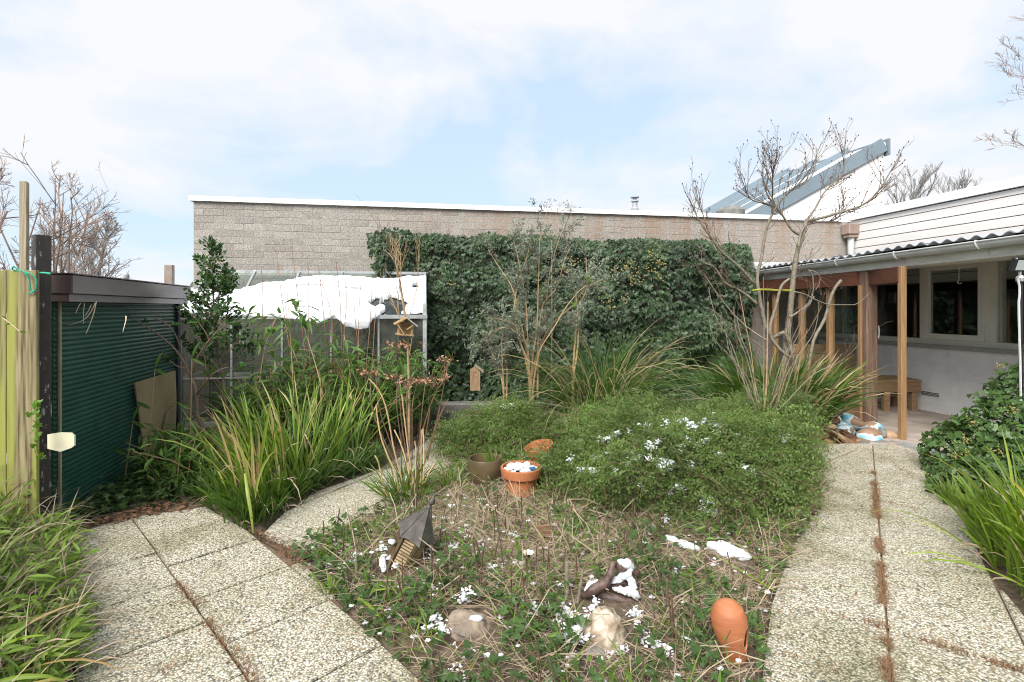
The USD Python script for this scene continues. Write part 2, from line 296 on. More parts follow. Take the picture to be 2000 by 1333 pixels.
rough_mat('brown_rock', [(.3, (.10, .085, .07)), (.5, (.22, .17, .125)), (.7, (.34, .27, .19))], scale=9, rough=.8, bump=.9, dist=.02)
rough_mat('grey_rock', [(.3, (.10, .10, .095)), (.7, (.26, .25, .23))], scale=7, rough=.7, bump=.4)
rough_mat('tan_stone', two((.38, .26, .16)), scale=5, rough=.6, bump=.1)
rough_mat('bark_chip', [(.25, (.05, .033, .022)), (.5, (.17, .095, .05)), (.7, (.30, .18, .09))], scale=11, rough=.8, bump=.6, dist=.02, island=.45)
rough_mat('leaf_litter', [(.3, (.15, .07, .035)), (.7, (.32, .17, .08))], scale=30, rough=.8, island=.4)
rough_mat('rust_plate', [(.3, (.10, .045, .02)), (.6, (.22, .13, .075)), (.8, (.38, .31, .22))], scale=20, rough=.8, bump=.3)
rough_mat('bark_grey', [(.3, (.13, .11, .08)), (.6, (.25, .215, .16)), (.8, (.32, .29, .21))], scale=26, rough=.8, bump=.4, island=.15)
rough_mat('bark_twig', [(.3, (.10, .065, .045)), (.7, (.21, .14, .10))], scale=20, rough=.75, island=.35)
rough_mat('bark_tan', [(.3, (.26, .17, .085)), (.7, (.44, .31, .17))], scale=24, rough=.7, island=.2)
rough_mat('bark_brown', [(.3, (.16, .10, .065)), (.7, (.32, .21, .14))], scale=24, rough=.75, island=.25)
rough_mat('far_twig', [(.3, (.24, .175, .14)), (.7, (.40, .31, .26))], scale=3, rough=.9, bump=0, island=.2)
rough_mat('far_grey_twig', [(.3, (.26, .25, .24)), (.7, (.38, .37, .36))], scale=3, rough=.9, bump=0, island=.2)
rough_mat('red_cane', [(.3, (.20, .085, .045)), (.7, (.36, .19, .11))], scale=15, rough=.5, island=.3)
rough_mat('tan_cane', [(.3, (.36, .23, .11)), (.7, (.52, .37, .20))], scale=15, rough=.55, island=.25)
rough_mat('straw', [(.3, (.42, .31, .19)), (.7, (.70, .57, .40))], scale=18, rough=.7, island=.45, bump=0)
rough_mat('dark_stem', [(.3, (.10, .06, .038)), (.7, (.24, .15, .095))], scale=18, rough=.7, island=.4, bump=0)
rough_mat('dead_flower', [(.3, (.34, .155, .085)), (.7, (.56, .31, .18))], scale=30, rough=.8, island=.3)
rough_mat('ivy_flower', [(.3, (.24, .19, .06)), (.7, (.40, .33, .13))], scale=30, rough=.8, island=.25)
rough_mat('blue_rag', two((.02, .10, .26)), rough=.7)
M('snow', {'g': ('geometry', {}), 'n': ('noise_texture', {'scale': 55, 'detail': 5}), 'n2': ('noise_texture', {'scale': 6, 'detail': 6, 'roughness': .65}), 'r': ('rgb_ramp', {'ramp': [(.32, (.50, .52, .55)), (.48, (.66, .68, .71)), (.62, (.73, .745, .77))]}), 'b': ('bump', {'strength': .45, 'distance': .012}),
           'p': ('principled_bsdf', {'roughness': .6, 'subsurface_weight': .25, 'subsurface_scale': .02, 'subsurface_radius': (1, .9, .8)})},
  [('g.position', 'n.vector'), ('g.position', 'n2.vector'), ('n2.fac', 'r.fac'), ('r.color', 'p.base_color'), ('n.fac', 'b.height'), ('b.normal', 'p.normal')])
for nm, tint, gl in (('window_glass', (.90, .92, .91), .05), ('greenhouse_glass', (.72, .76, .72), .06)):
    M(nm, {'g': ('geometry', {}), 'n': ('noise_texture', {'scale': 3.0, 'detail': 4}), 'd': ('diffuse_bsdf', {'color': (.20, .22, .19)}),
           'dr': ('rgb_ramp', {'ramp': [(.45, (.02, .02, .02)), (.8, (.30, .30, .30))] if nm != 'window_glass' else [(0, (.0,) * 3), (1, (.02,) * 3)]}),
           't': ('transparent_bsdf', {'color': tint}), 's': ('glossy_bsdf', {'roughness': .03, 'color': (.9, .92, .92)}), 'lw': ('layer_weight', {'blend': .5}), 'f5': ('math', {'math_type': 'power', 'value2': 5.0}), 'f': ('math', {'math_type': 'multiply_add', 'value2': .94, 'value3': gl}),
           'm1': ('mix_closure', {}), 'm2': ('mix_closure', {})},
      [('g.position', 'n.vector'), ('n.fac', 'dr.fac'), ('dr.color', 'm1.fac'), ('t.BSDF', 'm1.closure1'), ('d.BSDF', 'm1.closure2'),
       ('lw.facing', 'f5.value1'), ('f5.value', 'f.value1'), ('f.value', 'm2.fac'), ('m1.closure', 'm2.closure1'), ('s.BSDF', 'm2.closure2')], surface='m2.closure')
# roller shutter: dark green lacquer, a little algae in streaks
M('green_shutter', {'g': ('geometry', {}), 'n': ('noise_texture', {'scale': 5, 'detail': 6}), 'n2': ('noise_texture', {'scale': 300, 'detail': 2}), 'r': ('rgb_ramp', {'ramp': [(.3, (.005, .033, .021)), (.7, (.010, .055, .036))]}),
                    'r2': ('rgb_ramp', {'ramp': [(.62, (0, 0, 0)), (.75, (.5, .5, .5))]}), 'mx': ('mix', {'color2': (.05, .10, .085)}), 'p': ('principled_bsdf', {'roughness': .45})},
  [('g.position', 'n.vector'), ('g.position', 'n2.vector'), ('n.fac', 'r.fac'), ('n2.fac', 'r2.fac'), ('r2.color', 'mx.fac'), ('r.color', 'mx.color1'), ('mx.color', 'p.base_color')])
# mossy fence planks: tan wood under yellow green algae in vertical streaks
M('mossy_plank', {'g': ('geometry', {}), 'mp': ('mapping', {'scale': (9, 9, .55)}), 'mg': ('mapping', {'scale': (60, 60, 3)}), 'n': ('noise_texture', {'scale': 1.0, 'detail': 4}), 'w': ('noise_texture', {'scale': 1.0, 'detail': 5}),
                  'r': ('rgb_ramp', {'ramp': [(.3, (.05, .034, .015)), (.48, (.17, .135, .065)), (.7, (.28, .235, .13))]}), 'k': ('rgb_ramp', {'ramp': [(.37, (0, 0, 0)), (.53, (.92, .92, .92))]}),
                  'mx': ('mix', {'color2': (.235, .25, .045)}), 'b': ('bump', {'strength': .4, 'distance': .01}), 'p': ('principled_bsdf', {'roughness': .8})},
  [('g.position', 'mp.vector'), ('g.position', 'mg.vector'), ('mp.vector', 'n.vector'), ('mg.vector', 'w.vector'), ('w.fac', 'r.fac'), ('n.fac', 'k.fac'), ('r.color', 'mx.color1'), ('k.color', 'mx.fac'),
   ('mx.color', 'p.base_color'), ('w.fac', 'b.height'), ('b.normal', 'p.normal')])
# exposed pebble slabs: washed river gravel in grey mortar
def pebble(name, tone):
    M(name, {'g': ('geometry', {}), 'wn': ('noise_texture', {'scale': 60, 'detail': 1}), 'wm': ('vector_math', {'math_type': 'multiply_add', 'vector2': (.010, .010, .010)}),
             'v': ('voronoi_texture', {'scale': 100, 'randomness': 1.0}), 'sp': ('separate_color', {}),
             'r': ('rgb_ramp', {'ramp': [(0, (.14, .14, .14)), (.07, (.27, .265, .25)), (.15, (.44, .40, .31)), (.42, (.535, .505, .44)), (.62, (.59, .565, .505)), (.80, (.66, .64, .59)), (.95, (.72, .705, .665)), (1, (.44, .26, .15))]}),
             'e': ('rgb_ramp', {'ramp': [(.34, (1, 1, 1)), (.62, (.40, .38, .31))]}),
             'm': ('mix', {'mix_type': 'multiply', 'fac': 1.0}), 'ns': ('noise_texture', {'scale': 1.7, 'detail': 6, 'roughness': .6}), 'rs': ('rgb_ramp', {'ramp': [(.30, (.50, .50, .37)), (.42, (.80, .79, .68)), (.54, (1.0, .99, .94)), (.7, tuple(tone))]}),
             'm2': ('mix', {'mix_type': 'multiply', 'fac': 1.0}), 'iv': ('math', {'math_type': 'subtract', 'value1': 1.0}), 'b': ('bump', {'strength': .75, 'distance': .006}), 'p': ('principled_bsdf', {'roughness': .6})},
      [('g.position', 'wn.vector'), ('wn.color', 'wm.vector1'), ('g.position', 'wm.vector3'), ('wm.vector', 'v.vector'), ('v.color', 'sp.color'), ('sp.r', 'r.fac'), ('v.distance', 'e.fac'), ('r.color', 'm.color1'), ('e.color', 'm.color2'),
       ('g.position', 'ns.vector'), ('ns.fac', 'rs.fac'), ('m.color', 'm2.color1'), ('rs.color', 'm2.color2'), ('m2.color', 'p.base_color'), ('v.distance', 'iv.value2'), ('iv.value', 'b.height'), ('b.normal', 'p.normal')])
pebble('pebble_slab', (1.06, 1.04, .98)); pebble('pebble_slab_pale', (1.12, 1.1, 1.05)); pebble('pebble_slab_mossy', (.95, .97, .80))
# grey brick of speckled aggregate; rusty run-off below the coping on its right part
def brickmat(name, lo, hi):
    M(name, {'g': ('geometry', {}), 'v': ('noise_texture', {'scale': 70, 'detail': 3, 'roughness': .75}), 'r': ('rgb_ramp', {'ramp': [(.30, tuple(np.array(lo) * .55)), (.44, lo), (.57, hi), (.70, tuple(np.array(hi) * 1.5))]}),
             'mp': ('mapping', {'scale': (7, 7, .5)}), 's': ('noise_texture', {'scale': 1.0, 'detail': 5}), 'sx': ('separate_xyz', {}), 'xr': ('map_range', {'from_min': -2.6, 'from_max': .6, 'to_min': 0, 'to_max': .55, 'clamp': True}),
             'zr': ('map_range', {'from_min': 2.3, 'from_max': 3.1, 'to_min': .35, 'to_max': 1.0, 'clamp': True}), 'k': ('rgb_ramp', {'ramp': [(.38, (0, 0, 0)), (.62, (1, 1, 1))]}),
             'a': ('math', {'math_type': 'multiply'}), 'c': ('math', {'math_type': 'multiply'}), 'mx': ('mix', {'color2': (.25, .125, .06)}), 'b': ('bump', {'strength': .6, 'distance': .006}), 'p': ('principled_bsdf', {'roughness': .85})},
      [('g.position', 'v.vector'), ('v.fac', 'r.fac'), ('g.position', 'mp.vector'), ('mp.vector', 's.vector'), ('g.position', 'sx.vector'), ('sx.x', 'xr.value'), ('sx.z', 'zr.value'), ('s.fac', 'k.fac'), ('k.color', 'a.value1'), ('xr.result', 'a.value2'),
       ('a.value', 'c.value1'), ('zr.result', 'c.value2'), ('c.value', 'mx.fac'), ('r.color', 'mx.color1'), ('mx.color', 'p.base_color'), ('v.fac', 'b.height'), ('b.normal', 'p.normal')])
brickmat('brick', (.235, .21, .182), (.35, .32, .285)); brickmat('brick_dark', (.205, .183, .158), (.315, .287, .255)); brickmat('brick_pale', (.262, .238, .21), (.375, .345, .31))
rough_mat('mortar', [(.3, (.24, .235, .22)), (.7, (.34, .335, .31))], scale=30, rough=.9, bump=.4)
# stones painted with blue and white patches on brown
M('painted_stone', {'g': ('geometry', {}), 'n': ('noise_texture', {'scale': 5.5, 'detail': 1.5, 'distortion': .4}), 'r': ('rgb_ramp', {'interpolate': True, 'ramp': [(.40, (.07, .27, .37)), (.48, (.22, .48, .58)), (.54, (.55, .66, .70)), (.565, (.50, .60, .63)), (.58, (.25, .155, .10)), (.8, (.30, .19, .125))]}),
                    'p': ('principled_bsdf', {'roughness': .5})},
  [('g.position', 'n.vector'), ('n.fac', 'r.fac'), ('r.color', 'p.base_color')])
leaf_mat('ivy_leaf', [(0, (.045, .08, .034)), (.35, (.09, .14, .055)), (.68, (.16, .215, .09)), (.9, (.26, .30, .15)), (1, (.36, .37, .21))], rough=.46, trans=.24, spec=.42, patch=.5)
leaf_mat('ivy_ground', [(0, (.06, .11, .03)), (.35, (.12, .20, .05)), (.65, (.21, .30, .08)), (.85, (.33, .40, .15)), (1, (.50, .46, .32))], rough=.5, trans=.32, spec=.35)
leaf_mat('ivy_bright', [(0, (.07, .13, .035)), (.5, (.15, .24, .065)), (.85, (.25, .35, .12)), (1, (.36, .42, .22))], rough=.45, trans=.25, spec=.4)
leaf_mat('hedge_leaf', [(0, (.13, .20, .05)), (.38, (.25, .34, .10)), (.68, (.38, .46, .18)), (.88, (.50, .54, .29)), (1, (.58, .56, .38))], rough=.5, trans=.40, patch=.45)
leaf_mat('holly_leaf', [(0, (.05, .10, .03)), (.5, (.10, .17, .05)), (.85, (.17, .25, .08)), (1, (.26, .32, .15))], rough=.4, trans=.2, spec=.5)
leaf_mat('iris_leaf', [(0, (.10, .18, .025)), (.3, (.18, .29, .04)), (.54, (.28, .38, .07)), (.70, (.44, .45, .12)), (.82, (.54, .44, .21)), (1, (.36, .23, .12))], rough=.42, trans=.35, spec=.35)
leaf_mat('iris_yellow', [(0, (.13, .21, .025)), (.3, (.25, .36, .04)), (.55, (.38, .45, .065)), (.75, (.54, .50, .10)), (.90, (.52, .40, .16)), (1, (.32, .19, .09))], rough=.42, trans=.38, spec=.35)
leaf_mat('lily_leaf', [(0, (.06, .12, .02)), (.3, (.11, .20, .03)), (.48, (.19, .26, .06)), (.62, (.40, .34, .17)), (.85, (.52, .41, .24)), (1, (.34, .21, .12))], rough=.48, trans=.35, spec=.35)
leaf_mat('bamboo_leaf', [(0, (.09, .17, .035)), (.5, (.16, .27, .06)), (.8, (.27, .38, .13)), (1, (.45, .43, .20))], rough=.42, trans=.38, spec=.35)
leaf_mat('bank_leaf', [(0, (.18, .28, .05)), (.2, (.32, .44, .09)), (.38, (.48, .54, .16)), (.5, (.58, .52, .26)), (.85, (.64, .52, .32)), (1, (.46, .33, .19))], rough=.5, trans=.38, spec=.3)
leaf_mat('grey_leaf', [(0, (.22, .25, .18)), (.5, (.35, .38, .28)), (1, (.50, .51, .42))], rough=.6, trans=.25)
leaf_mat('fresh_leaf', [(0, (.12, .22, .03)), (.6, (.23, .37, .05)), (1, (.40, .46, .11))], rough=.45, trans=.42)
leaf_mat('shrub_leaf', [(0, (.06, .14, .03)), (.6, (.13, .25, .055)), (1, (.26, .36, .11))], rough=.4, trans=.35)
# ================================================================== the ground, the beds and the paths
rng = np.random.default_rng(7)
g = 400.0
solo('ground', (np.array([[-g, -g, -.05], [g, -g, -.05], [g, g, -.05], [-g, g, -.05]], float), np.array([[0, 1, 2], [0, 2, 3]])), 'soil', kind='structure')
BED = Polygon(g2((572, 1088), (640, 1048), (720, 1012), (800, 965), (890, 912), (905, 850), (930, 815)) + [(-.6, 7.2), (3.2, 7.4), (4.3, 6.6)] + g2((1592, 868), (1597, 905), (1600, 990), (1545, 1065), (1505, 1180), (1484, 1333)) + [(.75, 1.5), (.5, 1.25), (.3, 1.4)] + g2((830, 1333), (760, 1268), (680, 1188), (604, 1110)))
BAMBOO = Polygon(g2((492, 1040), (560, 990), (620, 957), (730, 918), (800, 880), (842, 848)) + [(-1.0, 6.85), (-4.1, 6.25), (-3.62, 5.45)] + g2((250, 930), (140, 1035), (180, 1030), (290, 1000), (410, 985)))
BANK = Polygon(g2((150, 1333), (152, 1260), (140, 1180), (132, 1090), (128, 1030), (108, 960)) + [(-3.2, 3.6), (-5.2, 3.7), (-5.2, 1.0), (-1.72, 1.0)])
def bed_height(poly, xy, top, w=.35):
    d = np.maximum(inside(poly, xy), 0); return -.02 + top * np.minimum(d / w, 1) * (.6 + .8 * meshkit.fbm(np.c_[xy * 1.7, np.zeros(len(xy))], 3, 5))
def bed(name, poly, top, step=.06):
    x0, y0, x1, y1 = poly.bounds; nx, ny = int((x1 - x0) / step) + 2, int((y1 - y0) / step) + 2
    X, Y = np.meshgrid(np.linspace(x0 - step, x1 + step, nx), np.linspace(y0 - step, y1 + step, ny)); xy = np.c_[X.ravel(), Y.ravel()]
    z = np.where(inside(poly, xy) > -.09, bed_height(poly, xy, top), -.2)
    z = np.where(inside(poly, xy) < 0, -.047, z) + rng.normal(0, .004, len(z)) - .001
    i = (np.arange(ny - 1)[:, None] * nx + np.arange(nx - 1)).ravel(); f = np.stack([i, i + 1, i + nx + 1, i + nx], 1)
    keep = (inside(poly, xy) > -.08)[f].all(1); f = f[keep]
    solo(name, (np.c_[xy, z], np.vstack([f[:, [0, 1, 2]], f[:, [0, 2, 3]]])), 'soil', kind='structure', smooth=True)
bed('flower_bed', BED, .06); bed('flower_bed', BAMBOO, .05); bed('flower_bed', BANK, .12)

def slabs(region, o, u, first, cw, name='garden_path', mats=('pebble_slab', 'pebble_slab_pale', 'pebble_slab', 'pebble_slab_mossy')):
    """slabs of cw x cw with open joints: columns along u, each column with an offset of its own, clipped to the region"""
    o, u = np.asarray(o, float), unit(np.asarray(u, float)); v = np.array([u[1], -u[0]])
    path = thing(name, None, None, kind='structure')
    c = (np.array(region.exterior.coords) - o); A, B = c @ u, c @ v
    for j in range(int(np.floor(B.min() / cw)), int(np.ceil(B.max() / cw)) + 1):
        off = first.get(j, (j % 2) * cw / 2 + first.get('any', 0))
        for i in range(int(np.floor((A.min() - off) / cw)) - 1, int(np.ceil((A.max() - off) / cw)) + 1):
            g_ = .005; a0, a1, b0, b1 = off + i * cw + g_, off + (i + 1) * cw - g_, j * cw + g_, (j + 1) * cw - g_
            q = Polygon([tuple(o + a * u + b * v) for a, b in ((a0, b0), (a1, b0), (a1, b1), (a0, b1))]).intersection(region)
            if q.is_empty or q.area < .012: continue
            for q in getattr(q, 'geoms', [q]):
                if q.geom_type != 'Polygon' or q.area < .012: continue
                z = rng.normal(0, .0025); tilt = rng.normal(0, .003, 2)
                lo, hi = prism(q, -.04, z - .004), q.buffer(-.004)
                t = prism(hi, z - .0039, z) if hi.geom_type == 'Polygon' and not hi.is_empty else lo
                mv, mf = cat([lo, t]); cc = mv.mean(0); mv[:, 2] += (mv[:, :2] - cc[:2]) @ tilt
                obj('slab', (mv, mf), mats[rng.integers(len(mats))], path)
def sand(poly):
    solo('path_bed', prism(poly, -.08, -.016), 'dry_soil', kind='structure')
LEFT = Polygon(g2((128, 1042), (250, 1012), (400, 990), (470, 1030), (500, 1048), (604, 1112), (680, 1192), (760, 1272), (830, 1337)) + [(.3, 1.38), (.0, 1.0), (-1.7, .9)] + g2((148, 1333), (138, 1180)))
MID = Polygon(g2((512, 1044), (560, 997), (620, 960), (730, 921), (800, 883), (850, 848), (935, 822), (918, 850), (900, 905), (800, 962), (720, 1009), (640, 1045), (588, 1076)))
RIGHT = Polygon(g2((1488, 1333), (1508, 1180), (1548, 1065), (1602, 990), (1599, 905), (1596, 868), (1700, 866), (1764, 873), (1872, 898), (1880, 990), (1925, 1110), (2030, 1240)) + [(2.75, 1.9), (2.2, .9), (.55, 1.0)])
for q_ in (LEFT, MID, RIGHT): sand(q_)
slabs(LEFT, gp(327, 1107)[:2], np.array(gp(500, 1333)[:2]) - gp(270, 1020)[:2], {0: .25, -1: .0}, .5)
slabs(MID, gp(575, 1064)[:2], np.array(gp(737, 983)[:2]) - gp(575, 1064)[:2], {'any': 0.0}, .5)
slabs(RIGHT, gp(1733, 1228)[:2], np.array(gp(1706, 925)[:2]) - gp(1735, 1333)[:2], {0: .0, -1: .22}, .5)

# ================================================================== the house: the brick wing, the boarded wing and its windows
W0, SL = np.array([-4.80, 7.72]), .169
wu = unit(np.array([1, SL])); wn = np.array([wu[1], -wu[0]])            # along the wall; out of it, towards the garden
WL, WH = 11.30, 3.12
def wall3(s, z, out=0.0):
    p = W0 + wu * s + wn * out; return np.array([p[0], p[1], z])
X3 = lambda a: np.array([a[0], a[1], 0.0])
U3, N3, Z3 = X3(wu), X3(wn), np.array([0, 0, 1.0])
house = thing('house', 'single storey house of grey brick with white roof edge and a white boarded wing', 'house', wall3(WL, 0))
wall = obj('wall', box(wall3(0, 0, -.30), U3 * WL, N3 * .2975, Z3 * WH), 'mortar', house)
bh, bl, jt = .105, .285, .013
rows, stuff, singles = int(WH / bh) + 1, [], []
for r in range(rows):
    z0 = WH - (r + 1) * bh
    for k in range(-1, int(WL / bl) + 1):
        s0 = k * bl + (r % 2) * bl / 2 + rng.normal(0, .003); s1 = min(s0 + bl - jt, WL); s0 = max(s0, 0)
        if s1 - s0 < .03 or z0 < -.1: continue
        b = box(wall3(s0, z0 + rng.normal(0, .0015), -.05), U3 * (s1 - s0), N3 * (.05 + rng.uniform(-.002, .003)), Z3 * (bh - jt))
        d = 7.72 + s0 * .167
        if z0 > 1.85 and s0 < 4.2 and len(singles) < 300: singles.append(b)
        elif z0 > -.1: stuff.append(b)
for b in singles: obj('brick', b, ('brick', 'brick', 'brick_dark', 'brick_pale')[rng.integers(4)], wall)
obj('brick', cat(stuff), 'brick', wall, kind='stuff')
obj('coping', cat([box(wall3(-.05 + k * 2.3, WH, -.34), U3 * (2.296 if k < 4 else WL + .05 - 4 * 2.3 - .24), N3 * .385, Z3 * .075) for k in range(5)]), 'white_metal', house)
obj('roof', box(wall3(0, WH + .002, -7), U3 * WL, N3 * 6.6, Z3 * .05), 'dark_felt', house)
obj('side_wall', box(wall3(.0, 0, -7), U3 * .3, N3 * 6.69, Z3 * (WH - .002)), 'brick', house)
pv = at(1240, 410, 10.4); obj('vent_pipe', cat([lathe([(.04, -.35), (.075, -.3), (.075, .02), (.055, .05), (.05, .15), (.075, .16), (.075, .18), (.04, .2), (.04, .235), (.085, .24), (.085, .262), (.0, .275)], 14, pv)]), 'roof_sheet', house)
# the boarded wing turns towards the camera at the right end of the brick wall
c0 = wall3(WL, 0)[:2]; bu = unit(np.array([.19, -1.0])); bn = np.array([-bu[1] * -1, bu[0] * -1]); bn = np.array([bu[1], -bu[0]])     # along it; out of it (to the left)
if bn[0] > 0: bn = -bn
BU3, BN3 = X3(bu), X3(bn); BL = 6.2
def wing3(s, z, out=0.0):
    p = c0 + bu * s + bn * out; return np.array([p[0], p[1], z])
obj('boarding_backing', box(wing3(.0, 1.9, -.2), BU3 * BL, BN3 * .19, Z3 * 1.22), 'board_gap', house)
zz = 3.13
for k in range(9):
    z1 = zz - (.09 if k == 0 else .142); obj('board', chamfer(wing3(.012, z1 + .006, -.008), BU3 * BL, BN3 * .024, Z3 * (zz - z1 - .012), .003), 'white_board', house); zz = z1
obj('roof_edge', cat([box(wing3(-.02, 3.14, -.3), BU3 * BL, BN3 * .37, Z3 * .13)]), 'white_metal', house)
obj('wing_roof', box(wing3(-.02, 3.1, -5), BU3 * BL, BN3 * 4.65, Z3 * .1), 'dark_felt', house)
dp = wing3(.12, 0, .10)
obj('rain_hopper', cat([post(dp[0], dp[1], 2.86, 3.06, .25, .2, math.atan2(wu[1], wu[0])), post(dp[0], dp[1], 2.80, 2.86, .2, .16, .17)]), 'hopper', house)
obj('downpipe', cat([rod([dp + [0, 0, 2.8], dp + [0, 0, 2.36]], .055, n=12), rod([dp + [0, 0, 2.40], dp + [-.1, -.02, 2.32], dp + [-.3, -.05, 2.30], wall3(WL - 2.1, 2.27, .12)], .06, n=12), rod([dp + [0, 0, 2.42], dp + [0, 0, 2.33]], .068, n=12)]), 'zinc', house, smooth=40)
obj('flat_roof_edge', box(wall3(WL - 2.15, 2.05, .02), U3 * 2.0, N3 * .10, Z3 * .17), 'dark_felt', house)
obj('white_trim', box(wall3(WL - 2.2, 1.6, .02), U3 * .05, N3 * .12, Z3 * .72), 'white_metal', house)
# window wall under the veranda roof
w0 = np.array([5.70, 9.42]); w1 = w0 + bu * 6.2
def win3(s, z, out=0.0):
    p = w0 + bu * s + bn * out; return np.array([p[0], p[1], z])
def win_s(px):                                                            # where the sight line of a pixel column meets the window wall
    t = (px - 1000) / FPX; return float((t * w0[1] - w0[0]) / (bu[0] - t * bu[1]))
lw = obj('window_wall', box(win3(-.1, 0, -.25), BU3 * 6, BN3 * .246, Z3 * .93), 'white_brick', house)
st = []
for r in range(9):
    for k in range(-1, 22):
        s0 = max(k * .285 + (r % 2) * .142, -.1); s1 = min((k + 1) * .285 + (r % 2) * .142 - .008, 5.9)
        if s1 - s0 > .03: st.append(box(win3(s0, r * .104, -.05), BU3 * (s1 - s0), BN3 * (.05 + rng.uniform(-.001, .002)), Z3 * .097))
obj('brick', cat(st), 'white_brick', lw, kind='stuff')
va = win3(win_s(1800), .235, .004); obj('air_vent', cat([box(va + Z3 * k * .02, BU3 * .26, BN3 * .006, Z3 * .008) for k in range(3)]), 'dark_felt', house)
obj('window_sill', box(win3(-.1, .93, -.1), BU3 * 6, BN3 * .17, Z3 * .055), 'sill_stone', house)
TOPZ = 2.12
cols = [(0.0, win_s(1712)), (win_s(1797), win_s(1805)), (win_s(1925), win_s(1946)), (win_s(2085), win_s(2110))]
spans = [(win_s(1640), win_s(1797)), (win_s(1805), win_s(1925)), (win_s(1946), win_s(2085))]
fr = [box(win3(-.1, .986, -.12), BU3 * 6, BN3 * .13, Z3 * .075), box(win3(-.1, TOPZ, -.12), BU3 * 6, BN3 * .13, Z3 * .1)]
fr += [box(win3(a, 1.062, -.118), BU3 * (b - a), BN3 * .125, Z3 * (TOPZ - 1.064)) for a, b in cols[1:]]
obj('upper_wall', box(win3(-.1, TOPZ + .101, -.25), BU3 * 6, BN3 * .24, Z3 * .12), 'white_brick', house)
for k, (a, b) in enumerate(spans):
    w = obj('window', cat([fr[0], fr[1]] if False else [box(win3(a, 1.062, -.118), BU3 * .03, BN3 * .06, Z3 * (TOPZ - 1.064))]), 'frame_paint', house)
    if k == 1:
        fw = .075; s_ = [box(win3(a + .002, 1.064, -.04), BU3 * (b - a - .004), BN3 * .065, Z3 * fw), box(win3(a + .002, TOPZ - fw - .002, -.04), BU3 * (b - a - .004), BN3 * .065, Z3 * fw),
              box(win3(a + .002, 1.064 + fw, -.04), BU3 * fw, BN3 * .065, Z3 * (TOPZ - 1.066 - 2 * fw)), box(win3(b - .002 - fw, 1.064 + fw, -.04), BU3 * fw, BN3 * .065, Z3 * (TOPZ - 1.066 - 2 * fw))]
        obj('sash', cat(s_), 'frame_paint', w)
        a, b = a + fw, b - fw
    obj('pane', box(win3(a, 1.063, -.03), BU3 * (b - a), BN3 * .006, Z3 * (TOPZ - 1.066)), 'window_glass', w)
obj('window_frame', cat(fr), 'frame_paint', house)
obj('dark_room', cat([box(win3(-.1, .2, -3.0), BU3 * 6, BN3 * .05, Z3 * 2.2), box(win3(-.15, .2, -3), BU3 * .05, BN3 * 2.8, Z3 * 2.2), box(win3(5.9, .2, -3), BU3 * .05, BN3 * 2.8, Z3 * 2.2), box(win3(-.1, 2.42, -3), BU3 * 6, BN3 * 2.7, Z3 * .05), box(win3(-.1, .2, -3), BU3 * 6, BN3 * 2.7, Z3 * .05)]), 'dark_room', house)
# ---------------------------------------------------------------- veranda along the boarded wing
ver = thing('veranda', 'open wooden veranda with corrugated roof and grey gutter along the boarded wing', 'veranda', (4.6, 7, 0))
vx = lambda d: 5.006 - .063 * d
fl = thing('veranda_floor', None, None, kind='structure')
vfl = Polygon([(vx(9.4) - .15, 9.3), tuple(win3(-.05, 0, .0)[:2]), tuple(win3(5.8, 0, 0)[:2]), (5.2, 3.4)] + g2((1872, 899), (1764, 874), (1700, 867)) + [(4.35, 6.4)])
for i in range(-2, 12):
    for j in range(-2, 16):
        a = np.array([4.2, 3.2]) + .4 * i * np.array([.982, .187]) + .4 * j * np.array([-.187, .982])
        q = Polygon([tuple(a + .4 * m * np.array([.982, .187]) + .4 * n * np.array([-.187, .982])) for m, n in ((.006, .006), (.994, .006), (.994, .994), (.006, .994))]).intersection(vfl)
        if q.geom_type == 'Polygon' and q.area > .005: obj('tile', prism(q, -.04, rng.uniform(.004, .008)), 'floor_tile', fl)
obj('wooden_edging', bar(gp(1758, 871) + [0, 0, .02], gp(1885, 903) + [0, 0, .02], .09, .06), 'grey_wood', fl)
pz = 1.80
def vpost(px, py_or_d, w, dep, mat, z1, label=None):
    d = py_or_d; x = (px - 1000) * d / FPX; obj('post', post(x, d, 0, z1, w, dep, .06), mat, ver, label=label); return np.array([x, d, 0])
vp = [vpost(1515, 8.66, .085, .07, 'orange_wood', pz), vpost(1567, 7.95, .085, .07, 'orange_wood', pz), vpost(1622, 7.31, .09, .07, 'orange_wood', pz),
      vpost(1696, 6.62, .15, .14, 'brown_post', 1.98, 'thick weathered brown corner post'), vpost(1762, 5.85, .065, .06, 'orange_wood', 1.98)]
obj('side_strip', post(vp[3][0] - .085, vp[3][1] + .03, 0, pz, .03, .05, .06), 'orange_wood', ver)
for a, b in ((vp[0] + [-.1, .5, 0], vp[3] + [-.08, .06, 0]), (vp[3] + [.0, -.07, 0], vp[4])):
    obj('header_beam', bar(a + [0, 0, pz + .09], b + [0, 0, pz + .09], .09, .178), 'red_wood', ver)
for a, b in zip(vp[:-1], vp[1:]):
    if b is vp[4]: continue
    d_ = unit(b - a); obj('pane', box(a + d_ * .06 + [-.004, 0, .42], b - a - d_ * .13, np.array([.006, 0, 0]), Z3 * (pz - .43)), 'window_glass', ver)
    if b is not vp[4]: obj('bottom_panel', box(a + d_ * .045 + [-.012, 0, .02], b - a - d_ * .09, np.array([.024, 0, 0]), Z3 * .395), 'bench_wood', ver)
G0, G1 = np.array([vx(9.32) - .14, 9.32]), np.array([vx(3.2) - .14, 3.2])
gd = unit(X3(G1 - G0)); gn = np.array([gd[1], -gd[0], 0]); gl = np.linalg.norm(G1 - G0)
if gn[0] > 0: gn = -gn
q0 = np.array([*G0, 0.0])
